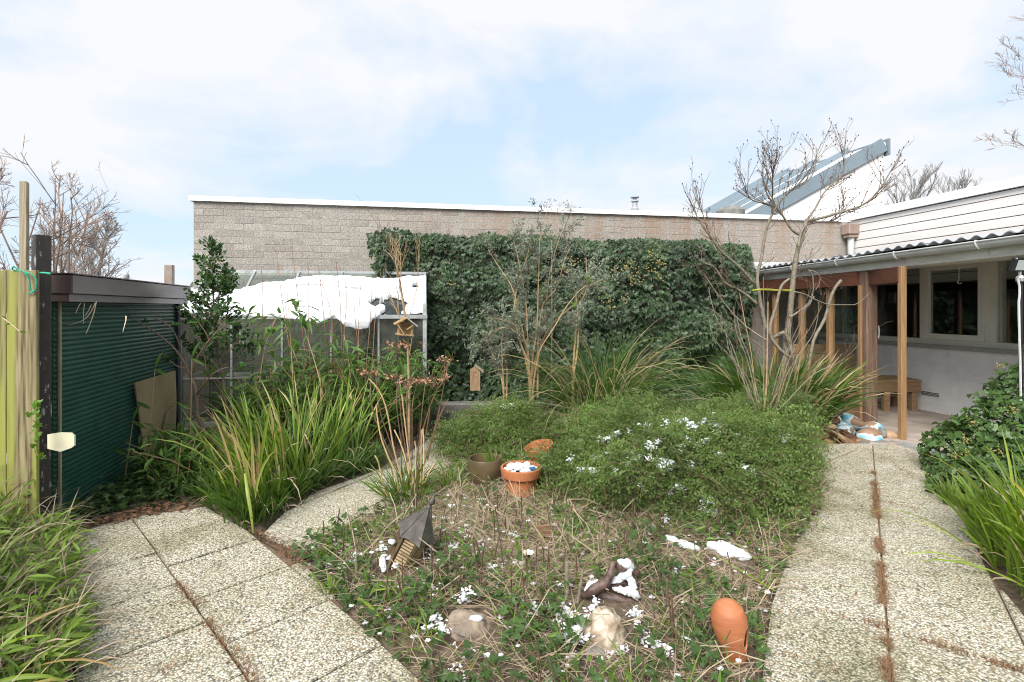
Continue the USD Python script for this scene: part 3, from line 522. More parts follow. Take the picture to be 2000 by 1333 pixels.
obj('fascia', box(q0 + Z3 * 1.99 - gn * .10, gd * gl, gn * .03, Z3 * .165), 'fascia_paint', ver)
obj('soffit', box(q0 + Z3 * 1.984 - gn * .30, gd * gl, gn * .199, Z3 * .012), 'fascia_paint', ver)
ga = np.linspace(PI, 2 * PI, 11); R_, r_ = .068, .063
prof = [(R_ * math.cos(a), R_ * math.sin(a)) for a in ga] + [(r_ * math.cos(a), r_ * math.sin(a)) for a in ga[::-1]]
gv = np.array([[q0 + gd * s + gn * (x) + Z3 * (2.145 + z) for x, z in prof] for s in (0, gl)]); n_ = len(prof)
obj('gutter', (gv.reshape(-1, 3), np.array([[i, (i + 1) % n_, n_ + (i + 1) % n_] for i in range(n_)] + [[i, n_ + (i + 1) % n_, n_ + i] for i in range(n_)])), 'zinc', ver, smooth=40)
obj('gutter_bead', rod([q0 + gn * .07 + Z3 * 2.147, q0 + gd * gl + gn * .07 + Z3 * 2.147], .009, n=8), 'zinc', ver)
for s in np.arange(.45, gl, .98):
    aa = np.linspace(-.25, PI + .3, 9); obj('gutter_bracket', cat([tubes(np.array([[q0 + gd * s + gn * (.072 * math.cos(a)) + Z3 * (2.145 - .072 * math.sin(a)) for a in aa]]), np.full((1, 9), .011), 4), rod([q0 + gd * s - gn * .068 + Z3 * 2.10, q0 + gd * s - gn * .066 + Z3 * 2.02], .008)]), 'zinc', ver)
# corrugated sheets
nc, ns = 4, 4; wl = .155
def corrug(s0, s1, lift):
    S = np.linspace(s0, s1, int((s1 - s0) / wl * 10) + 1); T = np.linspace(0, 1, 5)
    h = .017 * np.cos(S / wl * 2 * PI); hh = h + .008 * np.sin(S * 2.1)
    top = np.array([[q0 + gd * s - gn * (-.035 + t * 2.35) + Z3 * (2.196 + lift + a + t * .20) for s, a in zip(S, hh)] for t in T]); v = np.vstack([top.reshape(-1, 3), top.reshape(-1, 3) - [0, 0, .006]])
    m, n2 = len(S), top.shape[0] * len(S); i = (np.arange(4)[:, None] * m + np.arange(m - 1)).ravel(); f = np.stack([i, i + m, i + m + 1, i + 1], 1)
    e = np.arange(m - 1); fe = np.stack([e, e + 1, e + 1 + n2, e + n2], 1); fb = f[:, ::-1] + n2
    f = np.vstack([f, fb, fe]); return v, np.vstack([f[:, [0, 1, 2]], f[:, [0, 2, 3]]])
for k in range(7):
    s0 = k * .93
    if s0 < gl - .1: obj('roof_sheet', corrug(s0, min(s0 + .98, gl), .009 * (k % 2)), 'roof_sheet', ver, smooth=50)
obj('purlin', cat([box(q0 - gn * .09 + Z3 * 2.156, gd * gl, -gn * .05, Z3 * .03)] + [box(q0 - gn * (1.2) + Z3 * 2.2, gd * gl, gn * .05, Z3 * .09)]), 'dark_wood', ver)
obj('ceiling', (np.array([q0 - gn * .31 + Z3 * 2.0, q0 + gd * gl - gn * .31 + Z3 * 2.0, q0 + gd * gl - gn * 2.2 + Z3 * 2.13, q0 - gn * 2.0 + Z3 * 2.13]), np.array([[0, 1, 2], [0, 2, 3]])), 'fascia_paint', ver)
hk = at(1873, 522, 5.9); hk[2] = 1.99
obj('hook', rod([hk, hk + [0, 0, -.16], hk + [-.02, 0, -.19], hk + [.0, 0, -.205], hk + [.03, 0, -.195]], .004, n=6), 'zinc', ver)
obj('door_hook', rod([vp[3] + [.09, -.06, 1.28], vp[3] + [.092, -.065, 1.2], vp[3] + [.09, -.06, 1.12]], .005), 'zinc', ver)
# bench in the veranda
bd = 7.42; b0, b1 = (1655 - 1000) * bd / FPX, (1801 - 1000) * bd / FPX
bench = thing('bench', 'low brown wooden bench with a back in the veranda, below the windows', 'bench', ((b0 + b1) / 2, bd, 0))
for k in range(4): obj('seat_plank', chamfer([b0, bd + k * .135, .435], [b1 - b0, 0, 0], [0, .128, 0], [0, 0, .03], .004), 'bench_wood', bench)
obj('apron', cat([box([b0 + .01, bd + .012, .29], [b1 - b0 - .02, 0, 0], [0, .03, 0], [0, 0, .144]), box([b1 - .04, bd + .043, .29], [.03, 0, 0], [0, .45, 0], [0, 0, .144])]), 'bench_wood', bench)
for x in (b0 + .06, b0 + .55, b1 - .13):
    for y in (bd + .06, bd + .42): obj('leg', post(x + .05, y, 0, .289, .085, .07), 'bench_wood', bench)
for k in range(3): obj('back_board', chamfer([b0 - .5, bd + .555, .50 + k * .15], [1.0, 0, 0], [0, .03, 0], [0, 0, .142], .004), 'bench_wood', bench)

# ================================================================== white building with the grey metal roof, behind the brick wing
nb = thing('white_building', 'white gabled building with sloping grey blue metal roof rising behind the brick wing', 'building', (7, 12.5, 0))
D1, D2 = 12.6, 17.4
r1 = at(1727, 277, D1); e1 = at(1470, 420, D1); e1[2] = r1[2] - (r1[0] - e1[0]) * (143 / 257.)
slope = (r1[2] - e1[2]) / (r1[0] - e1[0]); XL = e1[0] - 1.5; ZL = e1[2] - 1.5 * slope
DD = np.array([-.27, 1.0, 0]) * (D2 - D1); dv = np.array([r1[0] + .06 - XL, 0, (r1[0] + .06 - XL) * slope]); dn = unit(np.array([-slope, 0, 1]))
gl_, gt_ = np.array([XL, D1, 2.4]), np.array([r1[0], D1, 2.4])
gv_ = np.array([gl_, gt_, [r1[0], D1, r1[2] - .14], [XL, D1, ZL - .14]]); gv_ = np.vstack([gv_ + [0, .02, 0], gv_ + DD])
obj('wall', (gv_, np.array([[0, 1, 2], [0, 2, 3], [5, 4, 7], [5, 7, 6], [1, 5, 6], [1, 6, 2], [4, 0, 3], [4, 3, 7], [3, 2, 6], [3, 6, 7]])), 'white_render', nb)
obj('roof_plane', box([XL, D1, ZL - .12], dv, DD, dn * .1), 'pale_zinc', nb)
obj('verge_trim', box([XL, D1 - .05, ZL - .26], dv, [0, .06, 0], dn * .33), 'blue_zinc', nb)
for k in range(1, 5): obj('roof_seam', box(np.array([XL, D1, ZL - .022]) + DD * (k / 5.0), dv, DD * .018, dn * .15), 'blue_zinc', nb)
obj('ridge_trim', box([r1[0] + .06, D1 - .06, r1[2] - .34], [.05, 0, 0], DD, [0, 0, .40]), 'blue_zinc', nb)
dm = at(1427, 413, 11.4); obj('roof_vent', lathe([(.30, -.25), (.30, .0), (.24, .07), (.12, .11), (0, .12)], 18, dm), 'grey_rock', nb)

# ================================================================== the shed with the green shutter, the fence and its posts
S0 = gp(135, 1007)[:2]; su = unit(np.array([-.235, 1.0])); so = np.array([su[1], -su[0]])
SU3, SO3 = X3(su), X3(so)
def sh3(s, z, out=0.0):
    p = S0 + su * s + so * out; return np.array([p[0], p[1], z])
sA, sB = -.20, 1.86
shed = thing('shed', 'low garden shed closed by a dark green roller shutter under a brown metal box', 'shed', sh3(.8, 0))
for k in range(43):
    aa = np.linspace(0, PI, 6); z0 = k * .0362
    pr = [(0.0, z0)] + [(.010 * math.sin(a), z0 + .002 + .031 * (1 - math.cos(a)) / 2) for a in aa] + [(0.0, z0 + .0355)]
    ring = np.array([[sh3(s, z, o) for o, z in pr] for s in (sA, sB)]); n_ = len(pr)
    obj('shutter_slat', (ring.reshape(-1, 3), np.array([[i, n_ + i, n_ + i + 1] for i in range(n_ - 1)] + [[i, n_ + i + 1, i + 1] for i in range(n_ - 1)])), 'green_shutter', shed, smooth=35)
obj('shutter_box', chamfer(sh3(sA - .03, 1.60, -.05), SU3 * (sB - sA + .08), SO3 * .19, Z3 * .135, .006), 'brown_metal', shed)
obj('box_underside', box(sh3(sA - .02, 1.548, -.04), SU3 * (sB - sA + .05), SO3 * .155, Z3 * .05), 'brown_metal', shed)
obj('box_lid', box(sh3(sA - .035, 1.737, -.06), SU3 * (sB - sA + .09), SO3 * .205, Z3 * .008), 'brown_metal', shed)
obj('side_rail', post(*sh3(sB + .03, 0, .0)[:2], 0, 1.6, .07, .07, math.atan2(su[1], su[0])), 'dark_felt', shed)
obj('side_rail', post(*sh3(sA + .055, 0, .02)[:2], .0, 1.545, .016, .016, math.atan2(su[1], su[0])), 'old_batten', shed)
obj('shed_wall', box(sh3(sA, 0, -1.9), SU3 * (sB - sA), SO3 * 1.86, Z3 * 1.59), 'brown_metal', shed)
rg_ = np.random.default_rng(14); hang = thing('hanging_stems', 'few dry tan stems hanging from the brown box in front of the green shutter', 'dry stems', sh3(.2, 1.2, .1))
for x0, y0, x1, y1, x2, y2 in ((165, 592, 163, 612, 163, 632), (188, 590, 180, 622, 168, 652), (186, 592, 168, 622, 134, 635), (178, 596, 170, 612, 166, 618), (160, 590, 154, 598, 148, 612), (112, 592, 116, 600, 126, 603), (246, 618, 245, 630, 240, 648)):
    obj('stem', rod([at(x0, y0, 3.72), at(x1, y1, 3.66), at(x2, y2, 3.62)], .0035, .0015, 5), 'straw', hang)
fence = thing('fence', 'tall fence of vertical planks stained bright yellow green with algae, at the left edge', 'fence', (-3.6, 3.3, 0))
fx = np.array([-1, .03]); fe = np.array([(75 - 1000) * 3.28 / FPX, 3.28])
for k in range(7):
    a = fe + fx * (.205 * k + .004); top = 1.742 + .006 * rng.normal() + (.008 if k == 0 else 0)
    obj('plank', chamfer([a[0], a[1] - .012 + rng.normal(0, .004), 0], X3(fx) * .198, [0, .024, 0], [0, 0, top], .004), 'mossy_plank', fence)
obj('rail', cat([box([fe[0] - 1.4, fe[1] + .03, z], [1.35, -.03, 0], [0, .04, 0], [0, 0, .07]) for z in (.5, 1.4)]), 'old_batten', fence)
solo('fence_post', post((81 - 1000) * 3.38 / FPX, 3.38, 0, 1.985, .085, .085, -.60), 'black_paint', 'dark brown square post with flaking paint beside the algae stained fence', 'post')
bt = at(29, 352, 3.42)
bto = thing('batten', 'tall weathered wooden batten standing up behind the algae stained fence', 'batten', (bt[0], 3.45, 0))
obj('stick', post(bt[0] + .022, 3.46, 0, bt[2], .038, .03, .1), 'old_batten', bto); obj('stick', post(bt[0] + .050, 3.45, 0, bt[2] - .012, .016, .026, .1), 'old_batten', bto)
rp = at(330 / 3.33, 0, 3.3)
px_ = lambda q, d: at(q[0] / 3.332, 300 + q[1] / 3.332, d)
rope = [rod([px_(q, d) for q, d in zip(path, np.linspace(d0, d1, len(path)))], .0045, n=5) for path, d0, d1 in (
    ([(90, 735), (80, 755), (110, 765), (180, 778), (260, 778), (330, 785)], 3.26, 3.30), ([(90, 735), (110, 750), (170, 775), (210, 790), (238, 830), (235, 880), (210, 905), (178, 912)], 3.24, 3.26),
    ([(150, 772), (180, 800), (195, 850), (200, 890), (225, 895)], 3.24, 3.26), ([(230, 778), (290, 776), (328, 780)], 3.31, 3.32))]
solo('rope', cat(rope), 'green_rope', 'thin bright green rope looped around the fence top and dark post', 'rope')
pl = [at(107 + a, 844 + b, 3.32) for a, b in ((-11, 4), (14, 0), (35, 1), (41, 7), (41, 26), (34, 31), (14, 38), (-11, 32))]
solo('plastic_plate', plate(pl, (0.12, -.99, 0), .015), 'cream_plastic', 'cream plastic plate with cut corners sticking out beside the dark post', 'plate')
LPX = [(264, 748), (343, 724), (345, 786), (324, 806), (322, 827), (312, 880), (306, 905), (287, 918)]
b0_, b1_, b2_ = at(287, 918, 4.74), at(264, 748, 4.56), at(343, 724, 5.15); nn = unit(np.cross(b1_ - b0_, b2_ - b0_)); nn = nn if nn[1] < 0 else -nn
def on_board(x, y, off=0.0):
    r_ = at(x, y, 1.0) - [0, 0, EYE]; e_ = np.array([0, 0, EYE]); return e_ + r_ * (((b0_ + nn * off - e_) @ nn) / (r_ @ nn))
lp = np.array([on_board(*p) for p in LPX])
lb = thing('leaning_board', 'broken sheet of olive brown plywood leaning in the corner beside the green shutter', 'board', (lp[-1][0], lp[-1][1], 0))
obj('sheet', plate(lp, nn, .012), 'plywood', lb)
lp2 = np.array([on_board(x, y, -.03) for x, y in ((345, 786), (343, 850), (330, 880), (312, 884), (322, 827), (326, 806))])
solo('leaning_board', plate(lp2, nn, .01), 'plywood', 'smaller torn piece of brown plywood leaning against the greenhouse corner', 'board')
solo('metal_post', post((331 - 1000) * 6.2 / FPX, 6.2, 0, EYE + .085 * 6.2, .09, .07, .2), 'rusty_metal', 'rusty grey metal post rising behind the brown shutter box', 'post')
bf = thing('back_fence', 'dark brown board fence seen between the shutter box and the house', 'fence', (-5, 7, 0))
for k in range(6): obj('plank', box([-5.6 + k * .22, 7.25, 0], [.21, 0, 0], [0, .03, 0], [0, 0, 1.72 - .05 * (k % 2)]), 'brown_metal', bf)
pp = at(247, 552, 9.0); solo('roof_pipe', lathe([(.03, -2), (.03, .06), (.045, .07), (.045, .13), (.02, .17), (0, .175)], 10, pp), 'roof_sheet', 'small grey vent pipe with a pointed cap beyond the shed', 'pipe')

# ================================================================== greenhouse against the brick wall, snow on its roof
gA, gB = np.array([-1.173, 6.9]), np.array([-4.145, 6.397]); gw = 3.02
def gh(s, z, back=0.0):                                                  # s along the front from its right end
    p = gA - wu * s - wn * back; return np.array([p[0], p[1], z])
EZ, RZ, GD = 1.39, 2.03, .92
grn = thing('greenhouse', 'small aluminium lean-to greenhouse with dirty glass standing against the brick wall', 'greenhouse', gh(1.5, 0))
al = lambda a, b, w=.03, h=.03: bar(a, b, w, h)
for s in (0, gw):
    obj('corner_post', cat([al(gh(s, 0), gh(s, EZ + .18 if s == 0 else EZ), .05, .045)]), 'aluminium', grn)
    obj('end_frame', cat([al(gh(s, EZ), gh(s, RZ, GD)), al(gh(s, 0, GD), gh(s, RZ, GD)), al(gh(s, .62), gh(s, .62, GD), .02, .02), al(gh(s, .05), gh(s, .05, GD))]), 'aluminium', grn)
    obj('end_pane', cat([(np.array([gh(s, .05, .02), gh(s, .05, GD), gh(s, RZ - .02, GD), gh(s, EZ, .02)]), np.array([[0, 1, 2], [0, 2, 3]]))]), 'greenhouse_glass', grn)
obj('eave_gutter', al(gh(-.03, EZ, -.015), gh(gw + .03, EZ, -.015), .055, .05), 'aluminium', grn)
obj('ridge_bar', al(gh(-.02, RZ, GD), gh(gw, RZ, GD), .05, .05), 'aluminium', grn)
obj('base_rail', al(gh(0, .04), gh(gw, .04), .04, .06), 'aluminium', grn)
obj('mid_rail', al(gh(0, .62), gh(gw, .62), .018, .02), 'aluminium', grn)
n_p = 5
for k in range(n_p + 1):
    s = gw * k / n_p
    if 0 < k < n_p: obj('glazing_bar', al(gh(s, .05), gh(s, EZ), .025, .03), 'aluminium', grn)
    obj('roof_bar', al(gh(s, EZ + .015), gh(s, RZ + .015, GD), .028, .03), 'aluminium', grn)
    if k < n_p:
        t = gw * (k + 1) / n_p
        obj('front_pane', box(gh(s + .014, .07, 0), gh(t - .014, .07) - gh(s + .014, .07), Z3 * (.54), gh(0, 0, .004) - gh(0, 0)), 'greenhouse_glass', grn)
        obj('front_pane', box(gh(s + .014, .635, 0), gh(t - .014, .635) - gh(s + .014, .635), Z3 * (EZ - .66), gh(0, 0, .004) - gh(0, 0)), 'greenhouse_glass', grn)
        obj('roof_pane', box(gh(s + .014, EZ + .02, .02), gh(t - .014, 0) - gh(s + .014, 0), gh(0, RZ - EZ - .02, GD - .03) - gh(0, 0), Z3 * .004), 'greenhouse_glass', grn)
obj('brace', al(gh(gw - .10, 1.22, .05), gh(gw - .62, .45, .05), .03, .015), 'aluminium', grn)
obj('brace', al(gh(.36, 1.36, .06), gh(.34, .5, .06), .012, .012), 'aluminium', grn)
# things stored inside, grey behind the dirty glass
obj('shelf', cat([box(gh(2.75, .55, .75), gh(.3, 0) - gh(2.75, 0), gh(0, 0, .18) - gh(0, 0), Z3 * .03)]), 'grey_wood', grn)
# snow lying on the roof and sliding over the eave
ns_, nv = 330, 150
s_ = np.linspace(-.02, gw + .12, ns_); v_ = np.linspace(-.05, 1.42, nv)
Sg, Vg = np.meshgrid(s_, v_); nz = meshkit.fbm(np.stack([Sg * 2.2, Vg * 2.6, 0 * Sg + 3], -1), 4, 11); nz2 = meshkit.fbm(np.stack([Sg * 9, Vg * 9, 0 * Sg], -1), 3, 4)
low = np.interp(Sg, [-.02, .2, .42, .55, .66, .72, .84, 1.05, 1.16, 1.3, 1.7, 2.0, 2.4, 2.8, 3.2], [.93, .97, .97, 1.0, 1.20, 1.36, 1.38, 1.30, 1.10, 1.24, 1.16, 1.08, 1.04, 1.0, .98])
hi = np.interp(Sg, [-.02, .3, .6, 1.0, 1.5, 1.62, 1.75, 2.2, 2.3, 2.42, 2.48, 3.2], [.16, .13, .15, .12, .10, .16, .20, .26, .30, .36, .40, .44])
hole = np.clip(.21 - np.hypot(Sg - .50 + (nz - .5) * .7, (Vg - .80) * .95 + (nz2 - .5) * .25), 0, 1) * 5 + np.clip(.035 - np.abs(Vg - .45 - .05 * np.sin(Sg * 2.6)) * (1 + 1.2 * nz), 0, 1) * 26 * ((Sg > .78) & (Sg < 1.75)) + np.clip(.06 - np.hypot(Sg - .14, (Vg - .40) * .8), 0, 1) * 9
inn = np.minimum(np.minimum(low - Vg, Vg - hi), np.minimum(Sg + .015, gw + .1 - Sg)) + (nz - .5) * .20 + (nz2 - .5) * .07 - hole * 1.25
th = .045 * np.clip(inn / .07, 0, 1) ** .6 * (.7 + .6 * nz)
def roofpt(s, v, up):
    if v <= 1: q = gh(s, RZ + (EZ - RZ) * v, GD * (1 - v))
    else: k = v - 1; q = gh(s, EZ - .62 * (k ** 1.25), -.16 * min(k, .25) / .25)
    return q + np.array([wn[0] * .35, wn[1] * .35, .94]) * up
top = np.array([[roofpt(s_[j], v_[i], .03 + th[i, j]) for j in range(ns_)] for i in range(nv)]); bot = np.array([[roofpt(s_[j], v_[i], .024) for j in range(ns_)] for i in range(nv)])
i = (np.arange(nv - 1)[:, None] * ns_ + np.arange(ns_ - 1)).ravel(); f = np.stack([i, i + 1, i + ns_ + 1, i + ns_], 1); f = f[(inn.ravel() > 0)[f].all(1)]
nt = ns_ * nv; f = np.vstack([f[:, ::-1], f + nt]); e = {}
for q in f[:len(f) // 2]:
    for a, b in zip(q, np.roll(q, -1)): e[(a, b)] = 1
fe_ = np.array([[b, a, a + nt, b + nt] for (a, b) in e if (b, a) not in e]); f = np.vstack([f, fe_])
solo('roof_snow', (np.vstack([top.reshape(-1, 3), bot.reshape(-1, 3)]), np.vstack([f[:, [0, 1, 2]], f[:, [0, 2, 3]]])), 'snow', 'thick white sheet of snow sliding off the greenhouse roof', 'snow', smooth=50)
# low concrete edge below the ivy
cm = chamfer([(836 - 1000) * 6.75 / 1000, 6.75, -.05], [1.5, .12, 0], [0, .2, 0], [0, 0, .29], .02)
solo('concrete_edging', cm, 'concrete', 'low rough grey concrete edging at the foot of the ivy', 'edging')
# ================================================================== ivy on the wall
rng = np.random.default_rng(21)
def wall_s(px):                                                          # along-wall distance where a pixel column meets the wall
    t = (px - 1000) / FPX; return float((t * W0[1] - W0[0]) / (wu[0] - t * wu[1]))
sa, sb = wall_s(722), wall_s(1450)
ivy = thing('ivy', 'thick dark green ivy covering the lower brick wall beside the greenhouse', 'ivy', wall3((sa + sb) / 2, 0, .4))
n = 15000
s = rng.uniform(sa, sb, n); z = rng.uniform(-.02, 2.78, n) ; z = np.where(rng.random(n) < .12, 2.6 + rng.normal(0, .07, n), z)
edge = .12 * (meshkit.fbm(np.c_[s * 0, z * 2.2, z * 0], 3, 3) - .5) * 2
lump = meshkit.fbm(np.c_[s * 1.5, z * 1.7, s * 0], 3, 9)
topz = 2.70 + .20 * (meshkit.fbm(np.c_[s * 2.0, s * 0, s * 0], 3, 2) - .5) - .05 * (s - sa) / (sb - sa)
k = (z < topz) & (s > sa + edge) & (s < sb + edge); s, z, lump = s[k], z[k], lump[k]; n = len(s)
thick = .12 + .85 * lump + .22 * np.clip((1.2 - z) / 1.2, 0, 1); out_ = thick * np.where(rng.random(n) < .7, 1.0, rng.uniform(.3, .95, n)) + rng.normal(0, .02, n)
e_ = np.minimum(np.minimum(s - sa, sb - s), topz[k] - z); out_ *= np.clip(.35 + e_ / .35, 0, 1)
P = np.array([wall3(a, b, c) for a, b, c in zip(s, z, out_)])
X = np.c_[rng.normal(0, .55, n), rng.normal(0, .3, n), np.full(n, -1.0)] + N3 * .5
nd = N3 + np.c_[rng.normal(0, .55, n), rng.normal(0, .25, n), .40 + rng.normal(0, .45, n)]
obj('foliage', leaves(IVY, P, X, nd, rng.uniform(.05, .115, n)), 'ivy_leaf', ivy, kind='stuff')
back = [wall3(a, b, .10) for b in (0, 2.5) for a in (sa + .15, sb - .15)]
st = []
for k in range(60):
    a = rng.uniform(sa + .1, sb - .1); q = [wall3(a, 0, .1)]
    for j in range(6): a = np.clip(a + rng.normal(0, .12), sa + .05, sb - .05); q.append(wall3(a, (j + 1) * .42, .1 + rng.uniform(0, .1)))
    st.append((np.array(q), np.linspace(.012, .004, 7), 0))
for k in range(14):                                                      # runners above the clipped top
    a = rng.uniform(sa, sb); q = [wall3(a, 2.55, .06), wall3(a + rng.normal(0, .05), 2.75, .05), wall3(a + rng.normal(0, .1), 2.78 + rng.uniform(0, .12), .04)]; st.append((np.array(q), np.array([.004, .003, .002]), 0))
obj('stem', sticks(st, 4, 7), 'bark_brown', ivy, kind='stuff')
fl_ = []
for px, py, w in ((1228, 521, 24), (1208, 535, 26), (1240, 545, 16), (1282, 498, 20), (1296, 515, 16), (1275, 530, 18), (1110, 530, 14), (1120, 510, 14), (885, 555, 12), (1190, 588, 22), (1220, 585, 12), (1272, 500, 12), (1290, 545, 12), (1092, 527, 16), (1198, 600, 8)):
    d = 8.25; c = at(px, py, d - .75)
    for j in range(int(w * .9)):
        fl_.append(blob(c + rng.normal(0, 1, 3) * [w * .0034, .03, w * .003], [.013] * 3, j, 0, .1))
obj('flower_head', cat(fl_), 'ivy_flower', ivy, kind='stuff')

# ================================================================== birdhouse on the ivy
bd = 6.95; bc = at(928, 763, bd); w_, h_ = .135, .335
bh_ = thing('birdhouse', 'plain brown wooden birdhouse with round hole hanging on the ivy', 'birdhouse', bc)
fp = Polygon([(-w_ / 2, 0), (w_ / 2, 0), (w_ / 2, h_ - .075), (0, h_), (-w_ / 2, h_ - .05)]).difference(shapely.Point(.005, h_ - .085).buffer(.017))
v, f = prism(fp, 0, .016); obj('front', (np.c_[bc[0] + v[:, 0], bd - v[:, 2], bc[2] + v[:, 1]], f[:, ::-1]), 'nest_wood', bh_)
obj('body', cat([box(bc + [-w_ / 2, .001, 0], [.012, 0, 0], [0, .11, 0], [0, 0, h_ - .06]), box(bc + [w_ / 2 - .012, .001, 0], [.012, 0, 0], [0, .11, 0], [0, 0, h_ - .08]), box(bc + [-w_ / 2 + .013, .1, 0], [w_ - .026, 0, 0], [0, .01, 0], [0, 0, h_ - .08]), box(bc + [-w_ / 2 + .013, .001, 0], [w_ - .026, 0, 0], [0, .1, 0], [0, 0, .012])]), 'nest_wood', bh_)
obj('roof', cat([bar(bc + [-.004, .045, h_ + .010], bc + [.108, .045, h_ - .082], .014, .16, (0, 1, 0)), bar(bc + [-.002, .045, h_ + .006], bc + [-.075, .045, h_ - .04], .13, .012, (0, 1, 0))][:1]), 'old_batten', bh_)
obj('perch', rod([bc + [.002, 0, h_ - .135], bc + [.002, -.035, h_ - .135]], .004), 'nest_wood', bh_)

# ================================================================== the clipped hedge of small leaves, snow on it
HEDGE = Polygon([(.30, 3.95), (.75, 3.55), (1.30, 3.38), (1.72, 3.40), (2.16, 3.86), (2.62, 4.55), (2.90, 5.15), (2.3, 5.75), (1.3, 5.75), (.55, 5.45), (.05, 5.9), (-.55, 5.75), (-.72, 5.2), (-.45, 4.85), (.0, 4.75), (.22, 4.45)])
def hedge_h(xy):
    d = np.maximum(inside(HEDGE, xy), 0); x, y = xy[:, 0], xy[:, 1]
    right = np.clip((x - .55 * (y - 3.3) - 1.15) / .5, 0, 1)             # the side along the path is cut upright
    rim = np.clip(d / (.60 - .47 * right), 0, 1) ** .62
    top = .53 + .10 * right + .14 * (meshkit.fbm(np.c_[xy * 1.6, xy[:, :1] * 0], 3, 8) - .5) * 2 - .10 * np.clip((.4 - x) / .8, 0, 1)
    top = top * (1 + .30 * (meshkit.fbm(np.c_[xy * 5.5, xy[:, :1] * 0], 2, 15) - .5) * 2 * (1 - .6 * right))
    gap = np.exp(-(((x - .33) / .30) ** 2 + ((y - 4.75) / .33) ** 2)) * .28
    return np.maximum(top * (.22 * (1 - right) + .02 + (.78 + .22 * right) * rim) - gap, .03)
hed = thing('hedge', 'low spreading evergreen hedge of tiny leaves sprinkled with snow, clipped upright along the path', 'hedge', (1.3, 4.5, 0))
n = 11500
xy = scatter(HEDGE, n, rng)
per = HEDGE.exterior; nr = 3200; tt = rng.uniform(0, per.length, nr); rim_xy = np.array([per.interpolate(t).coords[0] for t in tt]); cen = np.array([1.2, 4.6])
inn_ = rim_xy + unit(cen - rim_xy) * .06
xy = np.vstack([xy, inn_]); h = hedge_h(xy); eps = .03
gx = (hedge_h(xy + [eps, 0]) - hedge_h(xy - [eps, 0])) / (2 * eps); gy = (hedge_h(xy + [0, eps]) - hedge_h(xy - [0, eps])) / (2 * eps)
nrm = unit(np.c_[-gx, -gy, np.ones(len(xy))])
z = h - np.abs(rng.normal(0, .05, len(xy))); z[n:] = rng.uniform(.02, 1, nr) * np.maximum(hedge_h(rim_xy + unit(cen - rim_xy) * .22), .15); 
nrm[n:] = unit(np.c_[rim_xy - cen, np.full(nr, .4)])
base = np.c_[xy, z]; N = len(base)
dirs = unit(nrm * [.6, .6, .35] + rng.normal(0, .6, (N, 3)) * [1, 1, .55] + [0, 0, .22]); L = rng.uniform(.09, .30, N) * np.where(rng.random(N) < .12, 1.35, 1.0); kk = 13
t = (np.arange(kk) + .6) / kk
curl = unit(np.cross(dirs, rng.normal(0, 1, (N, 3))))
pos = base[:, None] + dirs[:, None] * (L[:, None] * t)[..., None] + (np.array([0, 0, -.35]) * (L[:, None] * t ** 2)[..., None])
side = np.where(np.arange(kk) % 2 == 0, 1, -1)[None, :, None] * curl[:, None]
lx = unit(side + dirs[:, None] * .55 + rng.normal(0, .25, (N, kk, 3))); ln = unit(np.cross(lx, dirs[:, None]) * np.where(np.arange(kk) % 2 == 0, 1, -1)[None, :, None] + rng.normal(0, .35, (N, kk, 3)) + [0, 0, 1.1])
obj('foliage', leaves(SMALL, pos.reshape(-1, 3), lx.reshape(-1, 3), ln.reshape(-1, 3), rng.uniform(.017, .030, N * kk)), 'hedge_leaf', hed, kind='stuff')
tw = np.stack([base - dirs * .05, base + dirs * (L * .5)[:, None] + [0, 0, -.01], base + dirs * L[:, None] + np.c_[0 * L, 0 * L, -.35 * L]], 1)[:: 6]
obj('twig', tubes(tw, np.broadcast_to([.0020, .0014, .0009], tw.shape[:2]), 3), 'bark_brown', hed, kind='stuff')
und = []
for k in range(420):                                                     # bare stems under the mound
    q = scatter(HEDGE, 1, rng)[0]; hh = hedge_h(q[None])[0]; a = rng.uniform(0, 2 * PI); l = rng.uniform(.15, .45)
    und.append((np.array([[q[0], q[1], 0], [q[0] + math.cos(a) * l * .4, q[1] + math.sin(a) * l * .4, hh * .45], [q[0] + math.cos(a) * l, q[1] + math.sin(a) * l, hh * .85]]), np.array([.006, .004, .002]), 0))
obj('stem', sticks(und, 4, 4), 'bark_brown', hed, kind='stuff')
def snow_clump(c, w, rng, n=12, flat=.5, spread=.016):
    out = []
    for _ in range(n):
        u = rng.normal(0, 1, 3); r = rng.uniform(.10, .30) * w * math.exp(-.18 * (u[0] ** 2 + u[1] ** 2))
        out.append(blob(np.asarray(c) + u * [w * .46, w * .40, spread], np.array([1.3, .9, flat * 1.2]) * r, int(rng.integers(999)), 1, .75, 2.6, rot(unit(rng.normal(0, 1, 3)), rng.normal(0, .7))))
    return out
sn = []
